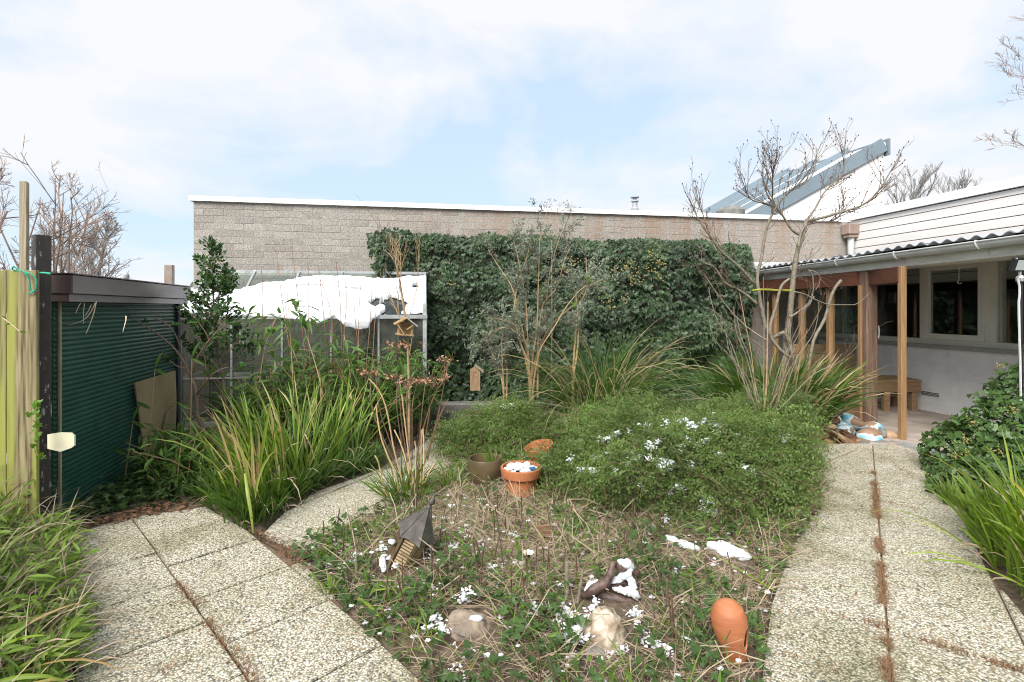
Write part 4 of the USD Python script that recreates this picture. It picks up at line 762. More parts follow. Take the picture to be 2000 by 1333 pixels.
spots = [(1262, 832, 30), (1180, 855, 22), (1205, 845, 18), (1115, 893, 16), (1170, 893, 26), (1190, 885, 14), (1135, 916, 18), (1160, 920, 26), (1240, 892, 26), (1270, 893, 22), (1302, 903, 34), (1300, 915, 18), (1270, 868, 20), (1285, 858, 12), (1375, 825, 22), (1395, 828, 26), (1400, 845, 16), (1375, 860, 18), (1360, 868, 14), (1350, 830, 20), (1410, 885, 18), (1300, 825, 18), (1338, 822, 24), (1290, 800, 10), (1265, 815, 14), (1540, 853, 18), (1530, 856, 14), (1325, 950, 24), (1310, 960, 16), (1382, 975, 22), (1375, 990, 16), (1395, 995, 18), (1330, 870, 14), (1275, 870, 14), (1345, 855, 12), (1390, 810, 12), (1420, 975, 12), (1063, 820, 12), (1000, 790, 14), (985, 792, 12), (1455, 910, 16), (1470, 918, 12), (1295, 840, 12), (1310, 850, 12), (1225, 905, 10), (1205, 915, 12), (1105, 820, 8), (1230, 840, 10), (1440, 850, 14), (1300, 1010, 14), (1350, 905, 14), (1250, 945, 12), (1180, 950, 12)]
for px, py, w in spots:                                                  # find the hedge's surface along the sight line
    ds = np.linspace(3.3, 6.0, 160); q = np.array([at(px, py, d) for d in ds]); hit = np.nonzero(q[:, 2] < hedge_h(q[:, :2]) + .035)[0]
    if len(hit): c = q[hit[0]]; sn += snow_clump(c + [0, 0, -.012], w * c[1] / FPX * .72, rng, int(8 + w * .9), .45, .014)
solo('hedge_snow', cat(sn), 'snow', 'small patches of white snow caught on the low hedge', 'snow', kind='stuff')
# pinkish stone slab lying on the hedge's back edge
ps = at(1508, 826, 4.9); solo('flat_stone', blob(ps, [.135, .09, .030], 5, 3, .25, 1.2), 'white_rock', 'flat pale pink stone lying on the back of the clipped hedge', 'stone', smooth=True)
gb = at(1320, 795, 5.9); gb[2] = .0; tub = thing('planter_box', 'dark green plastic planter rim half hidden behind the hedge', 'planter', gb)
obj('box', cat([box([gb[0] - .22, 5.8, 0], [.44, 0, 0], [0, .02, 0], [0, 0, .36]), box([gb[0] - .22, 6.1, 0], [.44, 0, 0], [0, .02, 0], [0, 0, .36]), box([gb[0] - .22, 5.821, 0], [.02, 0, 0], [0, .278, 0], [0, 0, .36]), box([gb[0] + .2, 5.821, 0], [.02, 0, 0], [0, .278, 0], [0, 0, .36])]), 'green_shutter', tub); obj('soil', box([gb[0] - .2, 5.82, .30], [.4, 0, 0], [0, .28, 0], [0, 0, .03]), 'leaf_litter', tub)

# ================================================================== strap leaved clumps
def clump(name, label, cat_, mat, base, az, el, bend, length, width, rng, singles=0, group=None, fold=.18, roll=.5, dead=None, K=6):
    V, f = blades(base, az, el, bend, length, width, rng, K=K, fold=fold, roll=roll)
    c = base.mean(0); t = thing(name, label, cat_, (c[0], c[1], 0), group)
    order = np.argsort(-np.asarray(length) / V[:, :, 1].mean(1)); a, b = order[:singles], order[singles:]
    for i in a: obj('leaf', (V[i], f), mat, t)
    if len(b): obj('leaves', join(V[b], f), mat, t, kind='stuff')
    if dead:
        i = rng.integers(0, len(base), dead); V, f = blades(base[i] + rng.normal(0, .03, (dead, 3)) * [1, 1, 0], np.asarray(az)[i] + rng.normal(0, .9, dead), rng.uniform(.25, 1.35, dead), rng.uniform(.4, 2.6, dead), np.asarray(length)[i] * rng.uniform(.4, .95, dead), rng.uniform(.007, .016, dead), rng, K=5, roll=.9)
        obj('dead_leaves', join(V, f), 'straw', t, kind='stuff')
    return t
CL = Polygon(g2((405, 985), (492, 1036), (560, 985), (620, 952), (700, 925), (735, 912), (700, 885), (600, 900), (500, 925), (430, 945)))
rng = np.random.default_rng(31)
n = 620; q = scatter(CL, n, rng); cc = np.array([-1.9, 4.1])
front = unit(q - cc - [.1, .3]); az = np.arctan2(front[:, 1], front[:, 0]) + rng.normal(0, .75, n)
short = np.clip(inside(CL, q) / .15, .35, 1)
clump('iris_clump', 'broad clump of upright green strap leaves on the corner between the two left paths', 'iris plant', 'iris_leaf', np.c_[q, np.zeros(n)], az, rng.uniform(1.0, 1.52, n), rng.uniform(.1, 1.25, n) * rng.uniform(.4, 1, n), rng.uniform(.40, .95, n) * short, rng.uniform(.015, .028, n), rng, 150, dead=220)
n = 460; tt = rng.uniform(0, 1, n); ln_ = LineString(g2((400, 975), (450, 1008), (490, 1034), (560, 985), (620, 953), (735, 914))); q = np.array([ln_.interpolate(t, normalized=True).coords[0] for t in tt]) + rng.normal(0, .045, (n, 2)) + [-.01, .04]
az = np.arctan2(q[:, 1] - 4.3, q[:, 0] + 1.9) + rng.normal(0, .7, n)
clump('low_iris', 'short brown tipped strap leaves fringing the foot of the left strap leaf clump', 'iris plant', 'lily_leaf', np.c_[q, np.zeros(n)], az, rng.uniform(.7, 1.3, n), rng.uniform(0, 1.0, n), rng.uniform(.12, .38, n), rng.uniform(.010, .018, n), rng, 0)
rng = np.random.default_rng(32)                                          # day lily clump by the veranda
def ell(c, rx, ry, n, rng):
    a, r = rng.uniform(0, 2 * PI, n), np.sqrt(rng.uniform(0, 1, n)); return np.c_[c[0] + rx * r * np.cos(a), c[1] + ry * r * np.sin(a)], a, r
n = 900; q, a, r = ell((3.20, 6.25), .55, .40, n, rng)
clump('lily_clump', 'large clump of arching straw tinged strap leaves around the bare tree by the veranda', 'lily plant', 'lily_leaf', np.c_[q, np.zeros(n)], a + rng.normal(0, .5, n), 1.54 - .42 * r + rng.normal(0, .12, n), rng.uniform(.3, 1.7, n), rng.uniform(.65, 1.15, n), rng.uniform(.016, .03, n), rng, 120, dead=260)
n = 820; q, a, r = ell((1.05, 6.1), .30, .25, n, rng); rng = np.random.default_rng(33)
clump('ornamental_grass', 'fountain of long arching pale grass in front of the ivy', 'grass plant', 'lily_leaf', np.c_[q, np.zeros(n)], a + rng.normal(0, .6, n), 1.5 - .4 * r + rng.normal(0, .15, n), rng.uniform(.9, 2.9, n), rng.uniform(.8, 1.75, n), rng.uniform(.007, .015, n), rng, 100, K=8, dead=420)
rng = np.random.default_rng(34)
RI = Polygon([(2.52, 2.32), (2.82, 3.1), (3.15, 3.55), (3.8, 3.3), (3.6, 2.2), (2.85, 1.9)])
n = 760; q = scatter(RI, n, rng); az = np.arctan2(q[:, 1] - 3.0, q[:, 0] - 3.25) + rng.normal(0, .6, n)
clump('iris_clump', 'big clump of yellow green strap leaves in front of the glossy ivy bush', 'iris plant', 'iris_yellow', np.c_[q, np.zeros(n)], az, rng.uniform(1.05, 1.5, n), rng.uniform(.2, 1.25, n), rng.uniform(.36, .80, n) * np.clip(inside(RI, q) / .22, .55, 1), rng.uniform(.016, .028, n), rng, 150, dead=200)
q = np.array([[2.02, 1.62], [2.1, 1.6], [2.75, 2.6], [2.7, 2.9], [2.9, 3.3], [2.8, 3.0]]); n = len(q)
clump('loose_strap_leaves', 'few long strap leaves leaning out over the right path', 'iris plant', 'iris_yellow', np.c_[q, np.zeros(n)], np.array([1.2, .9, 2.9, 3.3, 3.0, 2.8]), np.array([.75, .9, .55, .5, .6, .7]), np.array([.9, .6, 1.2, .9, 1.1, .8]), np.array([.55, .5, .62, .6, .6, .5]), np.full(n, .024), rng, n)
rng = np.random.default_rng(35)
for px, py, n, L, lab, mt in ((790, 985, 120, .42, 'tuft of fresh green grass around the foot of the dead hydrangea stems', 'iris_leaf'), (960, 1018, 30, .15, 'small trimmed green tuft in the dry stems below the clay pots', 'iris_yellow'), (712, 1058, 26, .16, 'small green tuft on the bed edge left of the tilted lantern house', 'iris_leaf'),
                              (638, 1098, 24, .13, 'little green tuft at the left corner of the flower bed', 'iris_yellow'), (765, 1165, 34, .13, 'dense dark green tuft below the tilted lantern house', 'iris_leaf'), (880, 965, 40, .28, 'sprawling yellow green grass tuft left of the round pot', 'iris_yellow'), (642, 1160, 14, .14, 'small yellow green rosette on the edge of the left path', 'iris_yellow'),
                              (1855, 985, 40, .24, 'tuft of green strap leaves at the foot of the ivy bush', 'iris_yellow')):
    c = gp(px, py); q, a, r = ell(c[:2], L * .28, L * .22, n, rng)
    clump('grass_tuft', lab, 'grass tuft', mt, np.c_[q, np.zeros(n)], a + rng.normal(0, .5, n), 1.45 - .6 * r + rng.normal(0, .1, n), rng.uniform(.2, 1.5, n), L * rng.uniform(.55, 1.2, n), rng.uniform(.006, .013, n) * (1.3 if L > .2 else 1), rng, 0)

# ================================================================== bamboo: leafy stems behind the strap leaves, tall canes before the greenhouse
rng = np.random.default_rng(41)
BB = Polygon(g2((470, 915), (560, 900), (720, 890), (838, 850)) + [(-1.05, 6.6), (-2.6, 6.3), (-2.9, 5.2)])
def leafy(bases, H, rng, nl=14, ls=(.09, .17), lean=.25, z0=.25, wide=.105):
    N = len(bases); lean_d = rng.normal(0, lean, (N, 2)); t = np.array([0, .35, .7, 1.0])
    P = np.stack([np.c_[bases + lean_d * (H[:, None] * tt ** 1.8), H * tt * (1 - .12 * tt)] for tt in t], 1)
    tl = rng.uniform(z0, 1.0, (N, nl)); q = np.stack([np.stack([np.interp(tl[i], t, P[i, :, k]) for k in range(3)], 1) for i in range(N)])
    a = rng.uniform(0, 2 * PI, (N, nl)); el = rng.normal(.05, .5, (N, nl)); X = np.stack([np.cos(el) * np.cos(a), np.cos(el) * np.sin(a), np.sin(el)], -1)
    nn_ = np.array([0, 0, 1.0]) + rng.normal(0, .45, (N, nl, 3)); sc = rng.uniform(*ls, (N, nl))
    lv = leaves(LANCE, q.reshape(-1, 3) + X.reshape(-1, 3) * .02, X.reshape(-1, 3), nn_.reshape(-1, 3), np.c_[sc.ravel(), sc.ravel() * wide / .09 * .9, sc.ravel()])
    return P, lv
n = 330; b = scatter(BB, n, rng); H_ = rng.uniform(.5, 1.12, n)
P, lv = leafy(b, H_, rng, 20)
bam = thing('bamboo', 'thicket of leafy green bamboo in front of the greenhouse', 'bamboo', (*b.mean(0), 0))
obj('stem', tubes(P, np.broadcast_to([.004, .0035, .003, .0015], P.shape[:2]), 4), 'tan_cane', bam, kind='stuff'); obj('leaves', lv, 'bamboo_leaf', bam, kind='stuff')
V, f = blades(np.c_[scatter(BB, 420, rng) + [0, -.1], np.full(420, .25)], rng.uniform(0, 2 * PI, 420), rng.uniform(.5, 1.4, 420), rng.uniform(.2, 2.0, 420), rng.uniform(.4, .8, 420), rng.uniform(.01, .022, 420), rng)
obj('dry_leaves', join(V, f), 'lily_leaf', bam, kind='stuff')
# tall leafy canes
for k, (pts, lp_, lab) in enumerate((
    ([(578, 880), (573, 760), (566, 640), (560, 560)], [(566, 640, 9), (555, 625, 6), (530, 640, 8), (575, 600, 5)], 'tall tan bamboo cane with leaves near its middle, left of the canes'),
    ([(645, 880), (628, 760), (600, 660), (578, 595)], [(590, 620, 12), (610, 640, 8), (580, 590, 6)], 'leaning bamboo cane with drooping leaves over the snowy roof'),
    ([(520, 900), (505, 780), (515, 690), (540, 620)], [(500, 620, 14), (520, 650, 10), (545, 680, 8), (480, 650, 6)], 'bamboo cane with long leaves just right of the holly'),
    ([(700, 870), (690, 780), (680, 700), (672, 655)], [(668, 680, 14), (690, 700, 14), (650, 660, 8), (700, 730, 12)], 'bamboo cane with broad pale leaves in the middle of the greenhouse'),
    ([(610, 880), (600, 780), (585, 720), (570, 680)], [(590, 700, 10), (640, 690, 8), (570, 720, 8)], 'short leafy bamboo cane in front of the greenhouse glass'),
    ([(785, 860), (790, 760), (800, 690), (805, 660)], [(805, 700, 12), (795, 720, 10), (770, 690, 8)], 'leafy bamboo cane beside the feeder pole'))):
    d = 5.1 + .12 * k; q = line(pts, d); q[0, 2] = 0; t_ = thing('bamboo_cane', lab, 'bamboo', q[0], 'tall bamboo canes before the greenhouse')
    obj('cane', rod(q, .006, .003, 5), 'tan_cane', t_)
    pp_, xx, nn_, ss = [], [], [], []
    for px, py, m in lp_:
        for j in range(m):
            c = at(px + rng.normal(0, 16), py + rng.normal(0, 12), d + rng.normal(0, .08)); a = rng.uniform(0, 2 * PI); pp_.append(c); xx.append([math.cos(a), .6 * math.sin(a), rng.normal(-.35, .4)]); nn_.append([rng.normal(0, .4), -.5 + rng.normal(0, .4), 1]); ss.append(rng.uniform(.12, .21))
    ss = np.array(ss); obj('leaves', leaves(LANCE, np.array(pp_), np.array(xx, float), np.array(nn_), np.c_[ss, ss * 1.25, ss]), 'bamboo_leaf', t_)
    obj('twig', tubes(np.array([[at(px, py, d), 0.5 * (at(px, py, d) + q[np.argmin(np.abs(q[:, 2] - at(px, py, d)[2]))]) , q[np.argmin(np.abs(q[:, 2] - at(px, py, d)[2]))]] for px, py, m in lp_]), np.full((len(lp_), 3), .002), 3), 'tan_cane', t_)
ORD = 'leftmost second third fourth fifth sixth seventh eighth ninth tenth eleventh twelfth thirteenth fourteenth'.split()
for k, (x0, y0, x1, y1) in enumerate(((510, 520, 512, 640), (540, 492, 572, 720), (556, 590, 580, 720), (571, 493, 600, 720), (602, 520, 606, 720), (622, 520, 640, 700), (625, 545, 652, 690), (650, 620, 656, 700), (656, 510, 668, 700), (674, 540, 672, 650), (690, 575, 700, 690), (706, 538, 700, 700), (727, 545, 715, 720), (735, 600, 728, 700))):
    d = 5.5 + .1 * (k % 4); a, m_ = at(x0, y0, d), at((x0 + x1) / 2 + rng.normal(0, 3), (y0 + y1) / 2, d); b_ = at(x1, y1, d); c_ = np.array([b_[0] + (b_[0] - a[0]) * .6, d - .1, 0])
    solo('bare_cane', rod([c_, b_, m_, a], .007, .003, 5), 'red_cane', ORD[k] + ' thin bare reddish cane from the left before the greenhouse', 'cane', 'bare red brown canes before the greenhouse')

# ================================================================== bare shrubs and trees near the camera
def twigs_from(limbs, rng, per=7, L=(.18, .5), r=.0042, kids=(2, 2), up=.5, spread=.8, tmin=.25, ratio=.5, wig=.13):
    out = []
    for P, R in limbs:
        K = len(P)
        for j in range(per if np.isscalar(per) else per[0]):
            t = rng.uniform(tmin, 1.0) * (K - 1); i = min(int(t), K - 2); q = P[i] + (P[i + 1] - P[i]) * (t - i); dd = unit(P[i + 1] - P[i])
            grow(q, unit(dd + spread * unit(rng.normal(0, 1, 3)) + [0, 0, up]), rng.uniform(*L), min(r, R[i] * .7), 0, rng, out, kids, .75, ratio, wig, .25)
    return out
rng = np.random.default_rng(51)
def limb(pts, d, r0, r1, jit=.0, base0=False):
    q = line(pts, d if np.ndim(d) else float(d)); 
    if jit: q[:, 1] += np.linspace(0, rng.normal(0, jit), len(q))
    if base0: q[0, 2] = 0
    c = curve(q, 4 * len(q)); return c, np.linspace(r0, r1, len(c))
D = 6.35
tree = thing('bare_tree', 'leafless garden tree with several grey brown stems in front of the veranda corner', 'tree', (*at(1550, 700, D)[:2], 0))
main = [limb([(1575, 840), (1560, 760), (1548, 690), (1530, 650), (1515, 600), (1489, 614 - 20), (1483, 575), (1479, 543), (1487, 507), (1491, 480)][:4] + [(1510, 660), (1489, 610), (1483, 575), (1479, 543), (1487, 507), (1496, 452), (1508, 419)], D, .032, .014, base0=True),
        limb([(1560, 840), (1535, 669), (1542, 627), (1546, 581), (1554, 511), (1560, 482), (1568, 461), (1575, 431)], D + .1, .042, .020, base0=True),
        limb([(1575, 431), (1600, 427), (1625, 420), (1652, 412), (1672, 405), (1700, 380), (1716, 352), (1727, 329)], D + .1, .017, .004, .3),
        limb([(1568, 461), (1547, 452), (1530, 432), (1517, 416), (1502, 401), (1486, 380), (1478, 359), (1476, 323)], D + .1, .014, .003, .3),
        limb([(1575, 431), (1592, 408), (1610, 377), (1632, 355), (1649, 338), (1651, 315), (1650, 293)], D + .1, .012, .003, .3),
        limb([(1560, 482), (1580, 440), (1612, 430), (1650, 425), (1680, 402), (1690, 370), (1692, 340)], D, .012, .003, .4),
        limb([(1508, 419), (1525, 392), (1548, 370), (1570, 358), (1583, 340), (1586, 315), (1585, 296)], D, .010, .003, .3),
        limb([(1508, 419), (1500, 390), (1492, 350), (1490, 320)], D, .009, .003, .3),
        limb([(1472, 554), (1452, 533), (1430, 515), (1400, 491), (1384, 472), (1370, 458), (1350, 430), (1334, 398)], D - .1, .017, .004, .3),
        limb([(1400, 491), (1394, 467), (1389, 440), (1388, 419), (1380, 390), (1373, 359)], D - .1, .009, .003, .2),
        limb([(1479, 595), (1450, 572), (1415, 554), (1388, 521), (1372, 516), (1361, 510)], D - .15, .015, .004, .3),
        limb([(1502, 401), (1480, 398), (1460, 395), (1443, 375), (1430, 350)], D + .1, .008, .003, .2),
        limb([(1570, 830), (1588, 669), (1611, 623), (1628, 568), (1643, 548)], D - .2, .016, .015, base0=True),
        limb([(1545, 700), (1504, 644), (1516, 598), (1527, 558), (1542, 545)], D - .1, .018, .013),
        limb([(1542, 620), (1556, 612), (1572, 600), (1590, 580)], D, .012, .009),
        limb([(1548, 570), (1570, 575), (1588, 585), (1622, 596), (1659, 596), (1680, 583), (1688, 572)], D - .2, .006, .003, .3),
        limb([(1579, 528), (1588, 540), (1590, 560), (1586, 590), (1560, 610)], D - .25, .006, .004, .1), limb([(1579, 528), (1596, 533), (1604, 545), (1596, 566)], D - .25, .005, .003, .1),
        limb([(1498, 665), (1470, 640), (1440, 600), (1420, 560), (1410, 530)], D - .2, .008, .003, .3), limb([(1500, 690), (1460, 660), (1420, 640), (1395, 610), (1370, 600)], D - .2, .007, .003, .3)]
main = [(P, R * (1.2 if k else 1.1)) for k, (P, R) in enumerate(main)]
for k, (P, R) in enumerate(main): obj('limb' if k > 1 else 'trunk', tubes(P[None], R[None], 7), 'bark_grey', tree, smooth=True)
tw = twigs_from(main[2:8], rng, 19, (.16, .50), .005, (3, 2), .45, .95) + twigs_from(main[8:12], rng, 14, (.14, .42), .0045, (3, 1), .45, .95) + twigs_from(main[:2], rng, 12, (.15, .4), .004, (2, 1), .3, 1.0, .35) + twigs_from(main[17:], rng, 6, (.2, .45), .0035, (2, 1), .4)
obj('twig', sticks(tw, 4, 5), 'bark_twig', tree, kind='stuff')
buds = [blob(o[0][-1], [.0075, .0075, .011], k, 0, .1) for k, o in enumerate(tw) if k % 4 == 0]; obj('bud', cat(buds), 'bark_twig', tree, kind='stuff')
yt = line([(1468, 568), (1490, 567), (1520, 568), (1546, 569)], D - .06); solo('tree_tie', cat([rod(yt, .006, n=5), rod(yt + [0, -.02, .012], .004, n=5)]), 'yellow_tie', 'thin yellow tie strung between the two trunks of the bare tree', 'tie')
# thin many stemmed shrub growing out of the hedge
rng = np.random.default_rng(52); D = 4.35
shr = thing('bare_shrub', 'leafless shrub of many thin pale upright stems growing out of the clipped hedge', 'shrub', (*at(1490, 800, D)[:2], 0))
ends = [(1500, 540), (1430, 600), (1405, 560), (1390, 620), (1460, 620), (1480, 570), (1525, 600), (1545, 640), (1560, 600), (1585, 625), (1600, 660), (1440, 680), (1512, 560), (1418, 650), (1535, 690), (1610, 590)]
lm = [limb([(1490, 900), (1490, 840), (1497, 750), (1499, 660), (1500, 590)], D, .010, .004, base0=True)]
for k, (x, y) in enumerate(ends):
    dx = x - 1492; y0 = rng.uniform(800, 850); lm.append(limb([(1490 + dx * .02, y0), (1492 + dx * .22, y0 - 40), (1492 + dx * .6, (y0 + y) / 2 - 20), (x - dx * .08, y + (y0 - y) * .2), (x, y)], D, .0045, .0019, .35))
for P, R in lm: obj('stem', tubes(P[None], R[None], 5), 'bark_tan' if rng.random() < .35 else 'bark_grey', shr)
tw = twigs_from(lm, rng, 5, (.1, .3), .0026, (2,), .6, .7, .35); obj('twig', sticks(tw, 3, 5), 'bark_twig', shr, kind='stuff')
# grey leaved shrub before the ivy
rng = np.random.default_rng(53); D = 5.9
bud = thing('grey_shrub', 'tall thin shrub with tan stems and sparse grey leaves in front of the ivy', 'shrub', (*at(1040, 800, D)[:2], 0))
paths = [[(1036, 790), (1032, 700), (1028, 600), (1015, 520), (1003, 470), (985, 440)], [(1036, 790), (1040, 700), (1048, 640), (1050, 560), (1052, 480), (1066, 420)], [(1040, 790), (1050, 690), (1065, 620), (1075, 540), (1090, 480), (1105, 440)], [(1040, 790), (1052, 690), (1080, 640), (1110, 590), (1140, 560), (1175, 552)],
         [(1036, 790), (1032, 690), (1010, 640), (985, 625), (950, 620)], [(1036, 790), (1030, 720), (990, 640), (960, 650), (935, 680)], [(1038, 760), (1020, 640), (1000, 560), (975, 520), (950, 480)], [(1040, 740), (1075, 640), (1120, 600), (1160, 560), (1200, 560)], [(1050, 700), (1060, 600), (1090, 560), (1110, 500), (1125, 470)],
         [(985, 790), (975, 720), (960, 690), (948, 660)], [(985, 790), (982, 720), (980, 670), (985, 640)], [(988, 790), (990, 720), (985, 680), (1000, 650)], [(1118, 740), (1125, 660), (1132, 600), (1150, 560), (1150, 500)], [(1118, 740), (1130, 640), (1128, 600), (1120, 560)], [(1040, 720), (1005, 600), (1010, 560), (1030, 500), (1040, 440)]]
lm = []
for p in paths:
    P, R = limb(p, D, .012, .003, .35); P[0, 2] = max(P[0, 2] - .45, 0); lm.append((P, R)); obj('stem', tubes(P[None], R[None], 5), 'bark_tan', bud)
tw = twigs_from(lm, rng, 14, (.12, .38), .0026, (2, 1), .12, .9, .30); obj('twig', sticks(tw, 3, 5), 'bark_twig', bud, kind='stuff')
ends_ = np.array([o[0][-1] for o in tw] + [o[0][2] for o in tw]); rr_ = np.repeat(ends_, 5, 0) + rng.normal(0, .014, (len(ends_) * 5, 3)); X = unit(rng.normal(0, 1, rr_.shape) + [0, 0, .4])
s_ = rng.uniform(.025, .055, len(rr_)); obj('leaves', leaves(LANCE, rr_, X, rng.normal(0, 1, rr_.shape), np.c_[s_, s_ * 1.5, s_]), 'grey_leaf', bud, kind='stuff')
c = np.array([at(1063, 570, D - .1), at(1150, 545, D - .1), at(1120, 600, D)]); 
for q in c:
    X = unit(rng.normal(0, 1, (10, 3)) + [0, 0, .1]); s_ = rng.uniform(.07, .11, 10); obj('leaf_rosette', leaves(LANCE, np.repeat(q[None], 10, 0), X, rng.normal(0, .5, (10, 3)) + [0, 0, 1], np.c_[s_, s_, s_]), 'fresh_leaf', bud)
# seed heads of a tall grass against the white roof edge
sh = []
for x, y in ((1060, 400), (1072, 388), (1105, 390), (1122, 402), (1095, 408)):
    q = line([(1078, 470), (1080, 430), ((1080 + x) / 2, (y + 415) / 2), (x, y), (x + 12, y + 5)], 6.3); sh.append((q, np.array([.003, .003, .0025, .002, .001]), 0))
gr_ = thing('seed_heads', 'dark drooping grass seed heads rising above the ivy to the white roof edge', 'grass plant', (*at(1078, 470, 6.3)[:2], 1.6))
obj('stalk', sticks(sh, 3, 6) if len(sh) else None, 'straw', gr_); q = np.array([resample(o[0], 12)[6:] for o in sh]).reshape(-1, 3); q = np.repeat(q, 4, 0) + rng.normal(0, .008, (len(q) * 4, 3)); obj('seeds', leaves(SMALL, q, rng.normal(0, 1, q.shape) + [0, 0, -.5], rng.normal(0, 1, q.shape), np.full(len(q), .02)), 'dark_stem', gr_, kind='stuff')
obj('stem', rod(np.vstack([[sh[0][0][0][0], 6.3, 0], sh[0][0][0]]), .003, n=4), 'straw', gr_)

# ================================================================== holly, rhododendron, young tree with the feeder, hydrangea
rng = np.random.default_rng(61); D = 5.25
hol = thing('holly', 'upright holly shrub with small glossy leaves at the left corner of the greenhouse', 'shrub', (*at(440, 860, D)[:2], 0))
tr, R = limb([(447, 880), (443, 800), (436, 740), (425, 680), (418, 600), (414, 520), (413, 462)], D, .022, .004, base0=True); obj('trunk', tubes(tr[None], R[None], 7), 'bark_grey', hol, smooth=True)
lp_, lx_, lnn = [], [], []; br = []
for k in range(84):
    t = 1 - rng.uniform(0, 1) ** .9 * .62; i = int(t * (len(tr) - 1)); q = tr[i]; a = rng.uniform(0, 2 * PI); L_ = (.06 + .62 * (1 - t) ** .8) * rng.uniform(.7, 1.1); u_ = np.array([math.cos(a), math.sin(a), .75]); e_ = curve([q, q + unit(u_) * L_ * .5, q + u_ * [.75, .75, .9] * L_ * .95], 6)
    br.append((e_, np.linspace(.005, .0015, 6), 0)); m = int(10 + 55 * L_)
    for j in range(m):
        tt = rng.uniform(.4, 1.05) * 5; ii = min(int(tt), 4); p = e_[ii] + (e_[ii + 1] - e_[ii]) * (tt - ii); lp_.append(p + rng.normal(0, .018, 3)); lx_.append(unit(e_[ii + 1] - e_[ii]) * .6 + rng.normal(0, .7, 3)); lnn.append(rng.normal(0, .6, 3) + [0, -.1, .7])
for j in range(60): i = rng.integers(len(tr) * 2 // 3, len(tr)); lp_.append(tr[i] + rng.normal(0, .012, 3)); lx_.append(rng.normal(0, .6, 3) + [0, 0, .5]); lnn.append(rng.normal(0, .7, 3) + [0, 0, .6])
obj('branch', sticks(br, 4, 6), 'bark_tan', hol, kind='stuff'); obj('leaves', leaves(OVAL, np.array(lp_), np.array(lx_), np.array(lnn), rng.uniform(.038, .068, len(lp_))), 'holly_leaf', hol, kind='stuff')
rng = np.random.default_rng(62); D = 4.75
rho = thing('rhododendron', 'sparse leggy shrub with twisted brown branches and leaf rosettes beside the brown plywood sheet', 'shrub', (*at(405, 900, D)[:2], 0))
lms = [limb([(405, 880), (398, 842), (386, 812), (384, 771), (374, 739)], D, .019, .014, base0=True), limb([(374, 739), (364, 706), (352, 680), (330, 655), (300, 630), (282, 612)], D, .012, .004, .2), limb([(352, 678), (350, 655), (338, 632), (318, 620)], D, .007, .004, .1),
       limb([(374, 739), (380, 712), (396, 690), (411, 670), (432, 648), (448, 628)], D, .011, .004, .2), limb([(411, 670), (404, 648), (394, 628), (388, 612)], D, .007, .003, .2), limb([(384, 771), (400, 758), (421, 740), (446, 722), (478, 711)], D, .010, .003, .3), limb([(374, 750), (366, 780), (355, 796), (375, 812), (386, 815)], D, .007, .006),
       limb([(364, 720), (345, 715), (332, 704)], D - .1, .006, .004), limb([(386, 771), (402, 720), (398, 690), (390, 660), (384, 655)], D + .1, .005, .003)]
for k, (P, R) in enumerate(lms): obj('branch' if k else 'trunk', tubes(P[None], R[None], 6), 'bark_brown', rho, smooth=True)
for x, y, m, s0 in ((282, 628, 7, .06), (345, 637, 8, .075), (318, 622, 5, .06), (388, 632, 8, .085), (430, 655, 10, .085), (448, 632, 7, .07), (478, 711, 6, .06), (332, 700, 10, .085), (403, 680, 5, .06), (440, 668, 8, .07), (384, 655, 5, .07)):
    a = rng.uniform(0, 2 * PI, m); X = np.c_[np.cos(a), np.sin(a), rng.normal(.15, .35, m)]; s_ = s0 * rng.uniform(.8, 1.25, m); obj('leaf_rosette', leaves(OVAL, np.repeat(at(x, y, D)[None], m, 0), X, rng.normal(0, .3, (m, 3)) + [0, 0, 1], np.c_[s_, s_ * .85, s_]), 'shrub_leaf', rho)
# young tree that carries the feeder
rng = np.random.default_rng(63); D = 5.05
yt_ = thing('young_tree', 'slender young tree with thin yellowish twigs that carries the small wooden bird feeder', 'tree', (*at(798, 880, D)[:2], 0))
lms = [limb([(798, 880), (799, 780), (797, 690), (795, 640), (790, 610), (785, 575), (781, 558)], D, .018, .012, base0=True), limb([(781, 558), (772, 520), (760, 500), (742, 485)], D, .007, .002, .2), limb([(783, 560), (776, 520), (768, 492), (755, 478)], D, .007, .002, .2), limb([(786, 575), (780, 530), (775, 500), (768, 470)], D, .006, .002, .2),
       limb([(795, 625), (806, 600), (814, 560), (819, 500), (819, 470)], D, .004, .002, .1), limb([(793, 640), (774, 610), (762, 585), (752, 565)], D, .006, .003, .1), limb([(774, 610), (776, 580), (770, 550), (775, 530)], D, .004, .002, .1)]
for k, (P, R) in enumerate(lms): obj('branch' if k else 'trunk', tubes(P[None], R[None], 6), 'bark_tan', yt_, smooth=True)
obj('twig', sticks(twigs_from(lms[1:], rng, 7, (.12, .38), .0025, (2,), .6, .6, .2), 3, 5), 'fresh_leaf' if False else 'bark_tan', yt_, kind='stuff')
fc = at(790, 655, D - .08); Rf = rot([0, 1, 0], .10) @ rot([0, 0, 1], .3)
fe2 = thing('bird_feeder', 'small open wooden bird feeder with pitched roof tied to the young tree', 'bird feeder', fc)
F_ = lambda m: turned(m, Rf, fc)
obj('floor', F_(box([-.085, -.06, 0], [.17, 0, 0], [0, .12, 0], [0, 0, .012])), 'feeder_wood', fe2)
for x, y in ((-.07, -.05), (.055, -.05), (-.07, .035), (.055, .035)): obj('post', F_(box([x, y, .0122], [.016, 0, 0], [0, .016, 0], [0, 0, .10])), 'feeder_wood', fe2)
obj('back', F_(box([-.05, .045, .013], [.10, 0, 0], [0, .008, 0], [0, 0, .11])), 'feeder_wood', fe2)
